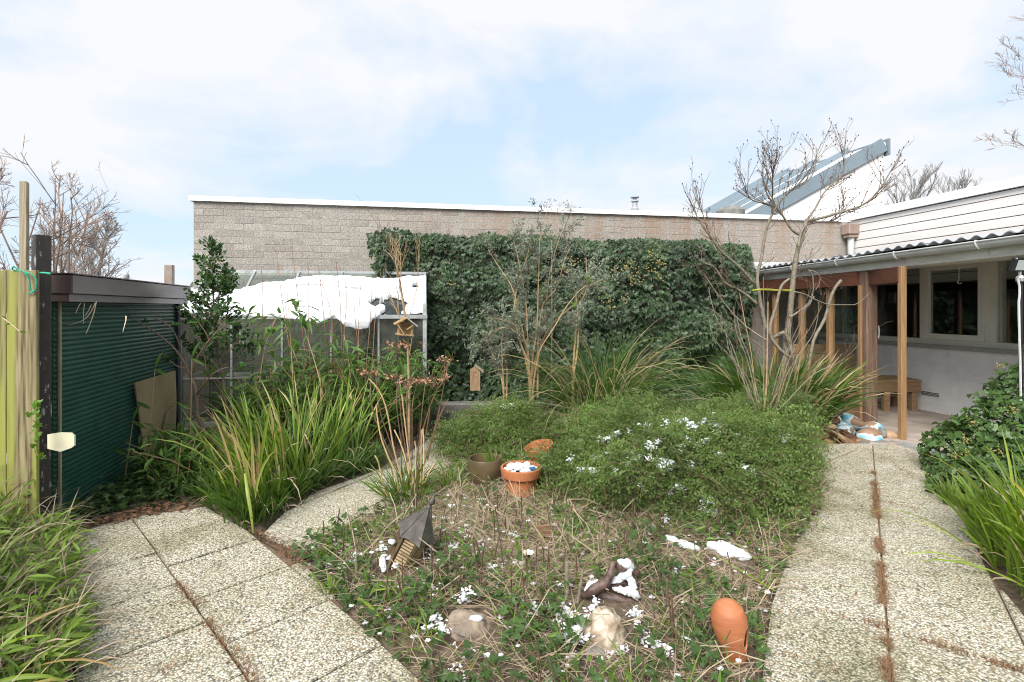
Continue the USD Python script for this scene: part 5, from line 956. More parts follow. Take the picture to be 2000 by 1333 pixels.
for s in (-1, 1): obj('roof_board', F_(bar([0, 0, .172], [s * .11, 0, .098], .012, .15, (0, 1, 0))), 'grey_wood' if s > 0 else 'feeder_wood', fe2)
obj('brace', F_(cat([bar([-.08, -.062, .10], [-.01, -.062, .015], .014, .01), bar([.06, -.062, .10], [.01, -.062, .06], .014, .01)])), 'feeder_wood', fe2)
# hydrangea
rng = np.random.default_rng(64); D = 3.95
hyd = thing('hydrangea', 'dead hydrangea with brown flower heads on thin dark stalks above cut tan stems', 'hydrangea', (*gp(790, 990)[:2], 0))
tan = [[(782, 1020), (770, 920), (757, 890), (742, 845), (735, 790)], [(800, 1010), (786, 940), (770, 880), (752, 790), (738, 760), (720, 740)], [(808, 1010), (800, 930), (784, 870), (770, 840)], [(812, 1005), (805, 930), (795, 860), (785, 770)], [(815, 1010), (822, 930), (823, 840)], [(818, 1005), (812, 960), (812, 870), (810, 862)], [(820, 960), (835, 930), (850, 905)], [(763, 1050), (752, 960), (734, 892), (732, 890)], [(822, 950), (828, 900), (826, 838)]]
for p in tan: q = line(p, D); q[0, 2] = 0; obj('cut_stem', rod(q, .0075, .0055, 6), 'tan_cane', hyd)
heads = [(778, 674, 38), (805, 745, 34), (828, 740, 26), (770, 735, 20), (714, 728, 16), (730, 727, 14), (868, 703, 26), (867, 738, 14), (792, 752, 20), (846, 748, 14)]
for x, y, w in heads:
    c = at(x, y, D + rng.normal(0, .12)); q = line([(800 + rng.normal(0, 10), 990), (805 + (x - 805) * .4, 900), (805 + (x - 805) * .85, 800 if y < 760 else 860), (x, y + 8)], D); q[-1, 1] = c[1]; q[0, 2] = 0
    st_ = obj('stalk', rod(q, .0055, .0035, 5), 'dark_stem', hyd); m = int(w * 1.3); wm = w * D / FPX
    p = c + rng.normal(0, 1, (m, 3)) * [wm * .45, wm * .4, .012]; X = rng.normal(0, 1, (m, 3)); obj('flower_head', leaves(OVAL, p, X, rng.normal(0, .5, (m, 3)) + [0, -.2, 1], rng.uniform(.018, .032, m) * 1.1), 'dead_flower', hyd, kind='stuff')
    fs = np.stack([np.repeat((c - [0, 0, .05])[None], 14, 0), c + rng.normal(0, 1, (14, 3)) * [wm * .35, wm * .3, .01] + [0, 0, -.015], c + rng.normal(0, 1, (14, 3)) * [wm * .4, wm * .35, .015] + [0, 0, .02]], 1); obj('floret_stalks', tubes(fs, np.full(fs.shape[:2], .0013), 3), 'dark_stem', st_)
long_ = line([(820, 870), (838, 800), (855, 760), (868, 740), (868, 715)], D + .2); obj('stalk', rod(long_, .006, .004, 5), 'red_cane', hyd); obj('stalk', rod(line([(835, 900), (850, 840), (865, 800), (876, 780)], D + .2), .006, .004, 5), 'red_cane', hyd)

# ================================================================== ivy bush at the right
rng = np.random.default_rng(71)
iv = thing('ivy_bush', 'rounded bush of glossy ivy with yellow green flower heads at the right edge', 'ivy', (4.4, 4.3, 0))
cs = np.array([[4.42, 4.45, .28], [4.92, 4.6, .55], [4.02, 4.05, .08], [5.25, 4.3, .62], [4.70, 3.9, .30], [5.8, 4.6, .75], [3.74, 4.1, -.05], [4.15, 4.6, .12]]); rs = np.array([.48, .52, .36, .52, .5, .6, .36, .40])
n = 6000; j = rng.integers(0, len(cs), n); u_ = unit(rng.normal(0, 1, (n, 3))); u_[:, 2] = np.abs(u_[:, 2]) * np.where(rng.random(n) < .75, 1, -.6); P = cs[j] + u_ * rs[j][:, None] * (1 + .35 * (meshkit.fbm(u_ * 2.3 + j[:, None] * 9, 3, 6) - .5))[:, None] * rng.uniform(.82, 1.03, n)[:, None]
k = P[:, 2] > .01; P, u_ = P[k], u_[k]; n = len(P)
obj('foliage', leaves(IVY, P, rng.normal(0, .6, (n, 3)) + [0, 0, -.5], u_ + rng.normal(0, .45, (n, 3)) + [0, 0, .4], rng.uniform(.045, .085, n) * [1.0]), 'ivy_bright', iv, kind='stuff')
obj('stem', sticks([(np.array([[c[0], c[1], 0], c * [1, 1, .6] + rng.normal(0, .1, 3), c + rng.normal(0, .2, 3)]), np.array([.014, .01, .005]), 0) for c in cs for _ in range(9)], 5, 5), 'bark_brown', iv, kind='stuff')
fl_ = []
for k in range(52):
    i = rng.integers(len(P)); 
    if u_[i, 2] < .2: continue
    c = P[i] + unit(u_[i]) * .05
    fl_ += [blob(c + rng.normal(0, .022, 3), [.008] * 3, m, 0, .1) for m in range(16)]
obj('flower_head', cat(fl_), 'ivy_flower', iv, kind='stuff')
# ================================================================== far trees
def bare(name, label, base, h, r, seed, mat, kids=(6, 6, 5, 4), lean=(0, 0), up=.5, group=None, stems=1, ratio=.56, spread=.75, L0=.42, rmin=None):
    rg = np.random.default_rng(seed); t = thing(name, label, 'tree', base, group); out = []
    for k in range(stems):
        d = unit(np.array([rg.normal(lean[0], .16 if stems > 1 else .03), rg.normal(lean[1], .1), 1])); grow(np.array(base, float) + [rg.normal(0, .12) * (stems > 1), 0, 0], d, h * L0 * rg.uniform(.85, 1.1), r, 0, rg, out, kids, spread, ratio, .10, up, .62)
    a = [(o[0], o[1] * np.linspace(1, .3, len(o[1])), 0) for o in out if o[2] == 0]; b = [o for o in out if o[2] > 0]
    if rmin: b = [(p, np.maximum(q, rmin), l) for p, q, l in b]
    obj('trunk', sticks(a, 6, 8), mat, t, smooth=True); obj('crown', sticks(b, 3, 5), mat, t, kind='stuff')
b0 = at(60, 0, 11.0); bare('bare_tree', 'tall bushy bare tree with pinkish brown twigs behind the left fence', (b0[0] - 1.1, 11.0, 0), 9.0, .055, 1, 'far_twig', (5, 5, 4, 3), stems=5, rmin=.0045, L0=.40, up=.16, spread=.95)
b0 = at(112, 0, 12.0); bare('bare_tree', 'open bare tree with curving twigs above the middle of the shutter box', (b0[0], 12.0, 0), 9.6, .05, 12, 'far_twig', (4, 5, 4, 3), stems=3, rmin=.0045, L0=.42, up=.16, spread=.95)
b0 = at(178, 0, 24.0); bare('bare_tree', 'more distant bare tree with a fan of fine twigs left of the house', (b0[0], 24.0, 0), 12.5, .12, 3, 'far_grey_twig', (7, 6, 5, 3), stems=3, rmin=.008, L0=.36, up=.18, spread=.95)
b0 = at(1783, 0, 30.0); bare('bare_tree', 'distant round bare grey tree just right of the white gable', (b0[0], 30.0, 0), 19.5, .12, 4, 'far_grey_twig', (7, 7, 6, 4), stems=2, rmin=.006, L0=.40, up=.38, spread=.75)
b0 = at(1946, 0, 34.0); bare('bare_tree', 'tip of a distant bare tree just above the white boarded wing', (b0[0], 34.0, 0), 19.0, .12, 5, 'far_grey_twig', (7, 7, 6, 4), stems=2, rmin=.006, L0=.40, up=.38, spread=.75)
rg = np.random.default_rng(6); tb = (15.2, 12.6, 0); t = thing('bare_tree', 'large bare tree whose brown twigs reach in high at the right edge', 'tree', tb); out = []
lim = [((15.2, 12.6, 0), (15.1, 12.6, 3.0), (14.9, 12.6, 6), (14.7, 12.6, 9.5)), ((15.1, 12.6, 3.4), (14.2, 12.6, 4.6), (13.2, 12.6, 5.2), (12.4, 12.6, 5.6)), ((14.95, 12.6, 5.2), (14, 12.7, 6.5), (13.1, 12.6, 7.1), (12.6, 12.5, 7.6)), ((14.8, 12.6, 6.8), (13.9, 12.5, 7.8), (13.2, 12.5, 8.4))]
for k, p in enumerate(lim): q = curve(np.array(p), 14); obj('trunk' if k == 0 else 'limb', rod(np.array(p), .17 if k == 0 else .045, .05 if k == 0 else .009, 7, 14), 'far_twig', t, smooth=True)
tw = twigs_from([(curve(np.array(p), 14), np.linspace(.06, .02, 14)) for p in lim[1:]], rg, 22, (.4, 1.1), .007, (5, 4), .10, 1.1, .3); tw = [(p, np.maximum(q * .8, .0042), l) for p, q, l in tw]
obj('crown', sticks(tw, 3, 5), 'far_twig', t, kind='stuff')

# ================================================================== ground cover in the beds
rng = np.random.default_rng(81)
FRONT = BED.intersection(sbox(-2, 1.2, 4, 5.2)); OPEN = FRONT.difference(HEDGE.buffer(-.12))
OPEN = max(getattr(OPEN, 'geoms', [OPEN]), key=lambda q: q.area)
CLEAR = [(gp(788, 1112)[:2], .17), (gp(1150, 1195)[:2], .13), (gp(1225, 1195)[:2], .13), (gp(1190, 1285)[:2] + [0, .03], .13), (gp(1437, 1280)[:2], .09), (gp(917, 1250)[:2] + [0, .04], .15), (gp(1063, 1076)[:2], .07), (gp(1018, 972)[:2], .19), (gp(947, 948)[:2], .18), (gp(1425, 1098)[:2], .16), (gp(1330, 1085)[:2], .12), (gp(1185, 1225)[:2], .12)]
def clear(q, f=1.0, front=.10):
    ok = np.ones(len(q), bool)
    for c, r in CLEAR: ok &= (np.hypot(q[:, 0] - c[0], q[:, 1] - c[1]) > r * f) & ~((np.abs(q[:, 0] - c[0] * (q[:, 1] / c[1])) < r * .9) & (q[:, 1] < c[1]) & (q[:, 1] > c[1] - front - r))
    return q[ok]
def bz(xy): return bed_height(BED, xy, .06)
clearing = lambda xy: np.clip((2.95 - xy[:, 1] - .35 * (xy[:, 0] - .3)) / .5, 0, 1)      # more ivy towards the camera, more straw behind
n = 15000; q = clear(scatter(OPEN, n, rng), .9, .02); m = meshkit.fbm(np.c_[q * 1.9, q[:, :1] * 0], 3, 19); q = q[rng.random(len(q)) > .40 * clearing(q) + .5 * (m - .5)]; n = len(q); az = rng.uniform(0, 2 * PI, n)
V, f = blades(np.c_[q, bz(q) + rng.uniform(.0, .05, n)], az, np.abs(rng.normal(.05, .32, n)), rng.uniform(0, .6, n), rng.uniform(.05, .26, n), rng.uniform(.002, .0046, n), rng, K=2, fold=.3, roll=.8)
solo('straw', join(V, f), 'straw', 'dry straw coloured stems lying all over the flower bed', 'straw', kind='stuff')
n = 7600; q = clear(scatter(OPEN.buffer(.03), n, rng), .85, .10); n = len(q); m = meshkit.fbm(np.c_[q * 2.3, q[:, :1] * 0], 3, 77); q = q[(m + .24 * clearing(q) > .55 + rng.normal(0, .10, n))]; n = len(q)
zz_ = bz(q) + np.abs(rng.normal(.02, .045, n)) + .06 * meshkit.fbm(np.c_[q * 3, q[:, :1] * 0], 2, 5)
solo('ground_ivy', leaves(IVY, np.c_[q, zz_], rng.normal(0, 1, (n, 3)) * [1, 1, .35], rng.normal(0, .42, (n, 3)) + [0, -.15, 1], rng.uniform(.022, .052, n)), 'ivy_ground', 'ground ivy with small lobed green leaves creeping through the flower bed', 'ground cover', kind='stuff')
n = 4000; q = clear(scatter(OPEN, n, rng), .9, .12); n = len(q); m = meshkit.fbm(np.c_[q * 2.9, q[:, :1] * 0], 3, 41); q = q[m > .5]; n = len(q)
solo('weeds', leaves(LANCE, np.c_[q, bz(q) + rng.uniform(.01, .10, n)], rng.normal(0, 1, (n, 3)) * [1, 1, .5] + [0, 0, .3], rng.normal(0, .6, (n, 3)) + [0, 0, .8], np.c_[[rng.uniform(.03, .075, n), rng.uniform(.04, .09, n), rng.uniform(.03, .07, n)]].T), 'fresh_leaf', 'small fresh green weeds between the dry stems', 'weeds', kind='stuff')
n = 1700; q = clear(scatter(OPEN, n, rng), 1.0, .05); n = len(q); V, f = blades(np.c_[q, bz(q)], rng.uniform(0, 2 * PI, n), rng.uniform(.5, 1.4, n), rng.uniform(.3, 2.0, n), rng.uniform(.06, .22, n), rng.uniform(.003, .008, n), rng, K=4)
solo('grass', join(V, f), 'iris_yellow', 'thin loose grass blades growing through the flower bed', 'grass', kind='stuff')
n = 420; q = clear(scatter(OPEN.buffer(-.06), n, rng), 1.0, .12); n = len(q); h = rng.uniform(.06, .24, n); l = rng.normal(0, .14, (n, 2)) * h[:, None]
P = np.stack([np.c_[q, bz(q) - .01], np.c_[q + l * .5 + rng.normal(0, .004, (n, 2)), bz(q) + h * .5], np.c_[q + l, bz(q) + h]], 1)
solo('dead_stems', tubes(P, np.broadcast_to(rng.uniform(.0022, .0042, (n, 1)), (n, 3)), 4), 'dark_stem', 'short upright dead brown stems standing in the flower bed', 'dead stems', kind='stuff')
n = 560; q = clear(scatter(OPEN.buffer(-.05), n, rng), 1.05, .14); n = len(q); h = rng.uniform(.1, .38, n); a = rng.uniform(0, 2 * PI, n); el = rng.uniform(.15, 1.1, n)
D_ = np.c_[np.cos(a) * np.cos(el), np.sin(a) * np.cos(el), np.sin(el)]; P = np.stack([np.c_[q, bz(q)], np.c_[q, bz(q)] + D_ * h[:, None] * .5 + rng.normal(0, .012, (n, 3)), np.c_[q, bz(q)] + D_ * h[:, None] + np.c_[0 * h, 0 * h, -h * .15]], 1)
solo('tan_stems', tubes(P, np.broadcast_to(rng.uniform(.0015, .0034, (n, 1)), (n, 3)), 4), 'straw', 'leaning and broken tan stalks in the flower bed', 'dead stems', kind='stuff')
# cut stalks
for k, (x, y0, x1, y1, r, lab) in enumerate(((1105, 1178, 1107, 1098, .0115, 'thick cut greenish stalk standing left of the dark driftwood'), (1124, 1190, 1138, 1118, .007, 'thinner leaning green stalk beside the thick cut stalk'), (1080, 1230, 1050, 1150, .007, 'dark leaning stalk crossing behind the black lamp'), (1086, 1290, 1095, 1245, .005, 'short orange brown stalk in front of the pale rock'))):
    d = EYE * FPX / (y0 - HZ) * .985; solo('cut_stalk', rod([at(x, y0 + 14, d), at((x + x1) / 2 + 1, (y0 + y1) / 2, d), at(x1, y1, d)], r, r * .9, 8), 'bark_grey' if k < 2 else ('dark_stem' if k == 2 else 'tan_cane'), lab, 'stalk')
# snow lying in the bed
def ground_snow(spots, name, label, seed, poly_z=bz):
    rg = np.random.default_rng(seed); out = []
    for px, py, w in spots:
        c = gp(px, py, .05); z = poly_z(c[None, :2])[0]; out += snow_clump([c[0], c[1], z + .048], w * c[1] / FPX * .95, rg, int(5 + w * .55), .38, .010)
    q = clear(scatter(OPEN.intersection(sbox(-2, 1.2, 4, 4.0)), 420, rg), .6, 0)
    for x, y in q: out.append(blob([x, y, poly_z(np.array([[x, y]]))[0] + rg.uniform(.015, .06)], np.array([1.3, .9, .6]) * rg.uniform(.004, .013), int(rg.integers(999)), 1, .7, 2.5))
    solo(name, cat(out), 'snow', label, 'snow', kind='stuff')
ground_snow([(758, 1100, 22), (748, 1085, 16), (775, 1115, 16), (830, 1085, 20), (812, 1060, 12), (940, 1080, 12), (885, 1080, 16), (905, 1065, 10), (1000, 1060, 12), (880, 1000, 12), (905, 1000, 10), (940, 990, 10), (700, 1090, 22), (690, 1100, 16), (665, 1085, 10), (655, 1065, 8), (672, 1110, 10), (640, 1100, 8), (905, 1185, 20), (915, 1180, 22), (895, 1190, 12), (845, 1160, 16), (830, 1150, 10), (760, 1190, 10), (760, 1205, 8), (805, 1150, 8), (848, 1225, 24), (858, 1235, 16), (828, 1230, 12), (870, 1240, 14), (888, 1265, 10), (895, 1300, 16), (880, 1310, 10), (905, 1320, 8), (1055, 1210, 22), (1065, 1215, 14), (1050, 1222, 12), (1100, 1205, 20), (1110, 1215, 18), (1120, 1225, 22), (1100, 1240, 22), (1115, 1255, 28), (1140, 1245, 34), (1150, 1225, 26), (1155, 1205, 18), (1125, 1275, 24), (1110, 1265, 20), (1145, 1270, 18), (1165, 1190, 14), (1085, 1240, 14), (1090, 1265, 12), (1210, 1290, 16), (1195, 1300, 16), (1225, 1285, 10), (1268, 1275, 22), (1280, 1282, 20), (1300, 1295, 12), (1310, 1300, 10), (1340, 1265, 12), (1260, 1255, 10), (1245, 1240, 10), (1235, 1215, 18), (1245, 1212, 16), (1395, 1280, 10), (1400, 1290, 8), (1340, 1075, 12), (1275, 1040, 12), (1272, 1055, 10), (1320, 1130, 14), (1330, 1120, 10), (1395, 1105, 12), (1010, 1120, 12), (1020, 1115, 8), (985, 1125, 10), (960, 1130, 10), (1095, 1165, 12), (1165, 1160, 10), (970, 1165, 8), (855, 1115, 8), (835, 1105, 10)], 'bed_snow', 'remnants of white snow scattered over the flower bed', 5)
# fallen brown leaves
def litter(poly, n, seed, name, label, s=(.02, .05)):
    rg = np.random.default_rng(seed); q = scatter(poly, n, rg)
    solo(name, leaves(OVAL, np.c_[q, np.full(n, .006) + rg.uniform(0, .02, n)], rg.normal(0, 1, (n, 3)) * [1, 1, .15], rg.normal(0, .35, (n, 3)) + [0, 0, 1], np.c_[[rg.uniform(*s, n), rg.uniform(s[0], s[1] * .9, n), rg.uniform(*s, n)]].T), 'leaf_litter', label, 'leaves', kind='stuff')
EDGE_L = Polygon(g2((130, 1048), (260, 1018), (400, 992), (410, 978), (300, 985), (180, 1020), (125, 1035)))
litter(EDGE_L, 260, 5, 'fallen_leaves', 'brown fallen leaves along the far edge of the left path')
litter(OPEN, 1700, 6, 'fallen_leaves', 'brown fallen leaves among the stems of the flower bed')
litter(Polygon(g2((470, 1030), (500, 1048), (604, 1112), (596, 1085), (515, 1046))), 90, 7, 'fallen_leaves', 'brown fallen leaves in the soil gap between the two left paths', (.015, .035))
litter(LEFT.union(RIGHT.buffer(-.05)), 150, 8, 'fallen_leaves', 'few tiny brown leaf scraps lying on the pebble slabs', (.008, .024))
# ivy and small leaves along the foot of the green shutter
rng = np.random.default_rng(82)
FOOT = Polygon(g2((135, 1020), (250, 935), (330, 905), (400, 915), (405, 975), (290, 990), (180, 1020), (140, 1040)))
n = 1500; q = scatter(FOOT, n, rng)
solo('ground_ivy', leaves(IVY, np.c_[q, np.abs(rng.normal(.03, .06, n))], rng.normal(0, 1, (n, 3)) * [1, 1, .35], rng.normal(0, .42, (n, 3)) + [0, -.2, 1], rng.uniform(.028, .06, n)), 'ivy_ground', 'bluish green ground ivy at the foot of the green shutter', 'ground cover', kind='stuff')
b = scatter(Polygon(g2((290, 935), (390, 900), (410, 965), (330, 985))), 60, rng); P, lv = leafy(b, rng.uniform(.2, .6, 60), rng, 14, (.09, .16), .35)
low = thing('low_bamboo', 'low dark leafy bamboo in front of the leaning plywood', 'bamboo', (*b.mean(0), 0)); obj('stem', tubes(P, np.full(P.shape[:2], .003), 4), 'tan_cane', low, kind='stuff'); obj('leaves', lv, 'bamboo_leaf', low, kind='stuff')
for k, (p, lab) in enumerate((([(285, 945), (290, 900), (296, 800), (303, 720)], 'thin tan reed with two narrow leaves before the plywood'), ([(243, 940), (250, 890), (260, 822)], 'short leaning tan reed at the foot of the green shutter'), ([(372, 880), (373, 800), (375, 700)], 'straight thin tan reed beside the leggy shrub'))):
    q = line(p, 4.3 if k < 2 else 4.5); t_ = thing('reed', lab, 'reed', q[0]); obj('stalk', rod(q, .005, .003, 5), 'tan_cane', t_)
    m = 3; obj('leaves', leaves(LANCE, np.array([q[-1], q[-1], q[-2]]), np.array([[.3, 0, .8], [.8, -.3, -.3], [-.8, 0, .4]]), np.array([[0, -1, .5]] * 3, float), np.array([[.16, .16, .16]] * 3)), 'bamboo_leaf', t_)
# far ground behind the hedge
n = 900; q = scatter(Polygon([(-1.1, 6.6), (3.0, 6.6), (3.4, 7.6), (-1.0, 7.4)]), n, rng)
solo('ground_ivy', leaves(IVY, np.c_[q, np.abs(rng.normal(.05, .07, n))], rng.normal(0, 1, (n, 3)) * [1, 1, .35], rng.normal(0, .42, (n, 3)) + [0, -.2, 1], rng.uniform(.03, .07, n)), 'ivy_ground', 'ground ivy in the shade below the ivy covered wall', 'ground cover', kind='stuff')

# ================================================================== bank of dwarf bamboo and dry grass at the left edge
rng = np.random.default_rng(83)
n = 1500; b = scatter(BANK.intersection(sbox(-4.2, 1.3, 0, 4)), n, rng); ins = np.maximum(inside(BANK, b), 0); H_ = (.10 + .62 * np.minimum(ins / .75, 1)) * rng.uniform(.6, 1.15, n)
P, lv = leafy(b, H_, rng, 15, (.05, .12), .3, .2, .10)
bank = thing('dwarf_bamboo', 'bank of short yellow green dwarf bamboo and dry grass in front of the mossy fence', 'bamboo', (-2.9, 2.4, 0))
obj('stem', tubes(P, np.broadcast_to([.0028, .0024, .002, .001], P.shape[:2]), 3), 'straw', bank, kind='stuff'); obj('leaves', lv, 'bank_leaf', bank, kind='stuff')
n = 7000; q = scatter(BANK.intersection(sbox(-4.2, 1.3, 0, 4)), n, rng); ins = np.maximum(inside(BANK, q), 0); V, f = blades(np.c_[q, .5 * np.minimum(ins / .8, 1) * rng.random(n)], rng.uniform(0, 2 * PI, n), np.abs(rng.normal(.3, .5, n)), rng.uniform(.2, 1.6, n), rng.uniform(.12, .42, n), rng.uniform(.0035, .008, n), rng, K=4)
obj('dry_grass', join(V, f), 'straw', bank, kind='stuff')
q = np.array([[-1.85, 1.75], [-1.95, 1.9], [-2.0, 1.8], [-1.9, 1.6], [-2.15, 2.0], [-2.1, 1.85], [-1.75, 1.7], [-2.3, 2.1], [-1.9, 1.95], [-2.2, 1.9]]); n = len(q)
V, f = blades(np.c_[q, np.full(n, .1)], rng.uniform(-.6, 1.2, n), rng.uniform(.3, 1.0, n), rng.uniform(.4, 1.2, n), rng.uniform(.3, .5, n), rng.uniform(.014, .024, n), rng)
for i in range(n): obj('strap_leaf', (V[i], f), 'iris_yellow', bank)
tw_ = line([(0, 618), (20, 632), (38, 648)], 2.9); t_ = thing('creeper', 'little leafy creeper twig across the mossy planks', 'creeper', tw_[0]); obj('stem', rod(tw_, .003, .002, 5), 'straw', t_); q = np.repeat(tw_, 3, 0); obj('leaves', leaves(OVAL, q, rng.normal(0, 1, q.shape), rng.normal(0, .6, q.shape) + [0, -.6, .8], rng.uniform(.02, .035, len(q))), 'fresh_leaf', t_)
q = np.array([at(72 + rng.normal(0, 5), y, 3.2) for y in np.r_[np.linspace(785, 900, 22), [782, 788, 785]]]); t_ = thing('creeper', 'small green ivy shoot climbing between the mossy fence and the dark post', 'creeper', q[0]); obj('stem', rod(line([(75, 900), (70, 830), (72, 785)], 3.22), .003, .002, 4), 'bark_brown', t_); obj('leaves', leaves(IVY, q, rng.normal(0, .6, q.shape) + [0, 0, -.3], rng.normal(0, .4, q.shape) + [0, -1, .4], rng.uniform(.03, .05, len(q))), 'fresh_leaf', t_)

# ================================================================== weeds in the joints
rng = np.random.default_rng(84)
def joint(pts, n, lo=.012, hi=.05, w=.010):
    ln_ = LineString(g2(*pts)); tt = rng.uniform(0, 1, n); m = meshkit.fbm(np.c_[tt * ln_.length * 5, tt * 0, tt * 0 + pts[0][0]], 3, 2); tt = tt[m > (.36 if n > 5000 else .44)]
    return np.array([ln_.interpolate(t, normalized=True).coords[0] for t in tt]).reshape(-1, 2) + rng.normal(0, w, (len(tt), 2)), rng.uniform(lo, hi, len(tt))
B, L_ = [], []
for pts, n, lo, hi in (([(1706, 922), (1735, 1333)], 9000, .010, .042), ([(1733, 1228), (1790, 1247), (1880, 1275), (2000, 1314)], 520, .012, .045), ([(1745, 905), (1765, 922)], 60, .01, .03), ([(1610, 958), (1700, 975), (1800, 996)], 260, .01, .03), ([(1630, 926), (1680, 925), (1765, 927), (1840, 928)], 240, .01, .03), ([(1560, 1185), (1625, 1200), (1660, 1212)], 140, .01, .035), ([(1515, 1272), (1580, 1298), (1640, 1320)], 160, .01, .035), ([(1690, 1220), (1733, 1228)], 120, .02, .05),
                     ([(345, 1140), (420, 1232), (500, 1340)], 900, .012, .055), ([(353, 1260), (431, 1256)], 60, .01, .02), ([(320, 1310), (345, 1300)], 60, .01, .05), ([(582, 1325), (720, 1250), (740, 1240)], 160, .01, .03), ([(575, 1064), (640, 1030)], 120, .01, .03), ([(500, 1039), (575, 1064)], 200, .01, .035), ([(515, 1050), (600, 1112)], 300, .01, .04), ([(480, 1225), (510, 1240)], 50, .01, .03), ([(1590, 890), (1700, 880), (1790, 880)], 200, .008, .03), ([(1690, 880), (1765, 918), (1800, 930)], 140, .01, .03)):
    q, l = joint(pts, n, lo, hi); B.append(q); L_.append(l)
q, l = np.vstack(B), np.concatenate(L_); n = len(q); V, f = blades(np.c_[q, np.full(n, -.02)], rng.uniform(0, 2 * PI, n), rng.uniform(.3, 1.4, n), rng.uniform(0, 1.0, n), l + .02, rng.uniform(.0022, .0045, n), rng, K=2)
rough_mat('dry_weed', [(.3, (.20, .10, .045)), (.7, (.42, .25, .13))], scale=18, rough=.8, island=.4, bump=0)
solo('joint_weeds', join(V, f), 'dry_weed', 'dry rusty brown weeds growing in the joints of the pebble slabs', 'weeds', kind='stuff')

# ================================================================== pots
def pot(name, label, c, prof, mat, soil_r, soil_z, soil_mat, R=None):
    t = thing(name, label, 'flower pot', c); m = lathe(prof, 40); m = turned(m, R if R is not None else np.eye(3), c); obj('body', m, mat, t, smooth=50)
    s_ = lathe([(0, soil_z + .01), (soil_r * .6, soil_z + .008), (soil_r, soil_z)], 24); obj('soil', turned(s_, R if R is not None else np.eye(3), c), soil_mat, t); return t
c1 = gp(947, 948) ; c1[2] = -.01
pot('flower_pot', 'round glazed brown stoneware pot with a little grass in it', c1, [(0, 0), (.075, .0), (.115, .05), (.140, .12), (.146, .18), (.142, .235), (.137, .245), (.128, .243), (.130, .18), (.128, .15), (0, .15)], 'stoneware', .129, .165, 'soil')
q, a, r = ell((c1[0] + .06, c1[1] - .02), .03, .03, 26, rng); clump('pot_grass', 'sprig of grass growing in the round stoneware pot', 'grass tuft', 'iris_leaf', np.c_[q, np.full(26, .17)], a, rng.uniform(1.0, 1.5, 26), rng.uniform(0, 1, 26), rng.uniform(.08, .2, 26), rng.uniform(.006, .011, 26), rng, 0)
c2 = gp(1018, 972); c2[2] = -.01
pot('flower_pot', 'orange terracotta pot with a thick rim, filled with snow', c2, [(0, 0), (.105, 0), (.108, .01), (.130, .175), (.150, .18), (.158, .19), (.166, .25), (.160, .258), (.146, .256), (.138, .20), (.0, .20)], 'pot_clay', .14, .222, 'soil')
rg = np.random.default_rng(3); sn2 = []
for k in range(60):
    a, r = rg.uniform(0, 2 * PI), .12 * math.sqrt(rg.random()); sn2.append(blob(c2 + [r * math.cos(a), r * math.sin(a), .242 + rg.uniform(-.004, .018)], np.array([1, 1, .55]) * rg.uniform(.012, .03), k, 1, .5, 2))
solo('pot_snow', cat(sn2), 'snow', 'lumps of snow heaped in the terracotta pot', 'snow')
solo('blue_rag', blob(c2 + [.085, -.075, .262], [.026, .018, .014], 8, 2, .5, 2), 'blue_rag', 'scrap of blue plastic in the snow of the terracotta pot', 'scrap')
c3 = gp(1066, 948); c3[1] += .25; c3[0] = .066 * c3[1]; c3[2] = .02
pot('flower_pot', 'second terracotta pot tipped behind the snowy one and half hidden by the hedge', c3, [(0, 0), (.08, 0), (.115, .21), (.125, .215), (.13, .27), (.122, .272), (.11, .22), (.07, .03), (0, .03)], 'pot_clay', .08, .05, 'soil', rot([0, 1, 0], -.25) @ rot([1, 0, 0], .12))

# ================================================================== the tilted lantern house
lc = gp(780, 1114); lc[2] = .03; Rl = rot([0, 1, 0], .47) @ rot([1, 0, 0], .10) @ rot([0, 0, 1], .42); L3 = lambda m: turned(m, Rl, lc)
lan = thing('lantern_birdhouse', 'tilted six sided wooden birdhouse with a grey metal pyramid roof and finial', 'birdhouse', lc)
hexa = lambda r, z, n=6: [(r * math.cos(2 * PI * (k + .5) / n), r * math.sin(2 * PI * (k + .5) / n), z) for k in range(n)]
R6, HB = .088, .228
hp = np.array(hexa(R6 - .006, .02) + hexa(R6 - .006, HB)); hb = trimesh.convex.convex_hull(hp); obj('core', L3((np.array(hb.vertices), np.array(hb.faces))), 'lantern_wood', lan)
for k in range(6):
    a, b = np.array(hexa(R6, 0)[k]), np.array(hexa(R6, 0)[(k + 1) % 6]); obj('corner_strip', L3(bar(a + [0, 0, 0.0], a + [0, 0, HB], .017, .017, a)), 'lantern_wood', lan)
    mid = (a + b) / 2; nrm_ = unit(mid); world_n = Rl @ nrm_
    if world_n[1] < -.55 and world_n[0] > -.3:
        for j in range(11): obj('slat', L3(turned(box([-.031, -.004, -.0055], [.062, 0, 0], [0, .011, 0], [0, 0, .011]), np.array([unit(b - a), nrm_, [0, 0, 1]]).T @ rot([1, 0, 0], .35), mid * .985 + [0, 0, .028 + j * .0185])), 'slat_wood', lan)
    elif world_n[1] < -.3:
        obj('entrance', L3(turned(lathe([(.0, .002), (.017, .002), (.017, .0)], 16), np.array([unit(b - a), [0, 0, 1], nrm_]).T, mid * .945 + [0, 0, .175])), 'dark_room', lan); obj('perch', L3(rod([mid * .93 + [0, 0, .12], mid * 1.55 + [0, 0, .12]], .007)), 'lantern_wood', lan)
        obj('perch_snow', L3(blob(mid * 1.4 + [0, 0, .134], [.022, .018, .013], 3, 2, .3)), 'snow', lan)
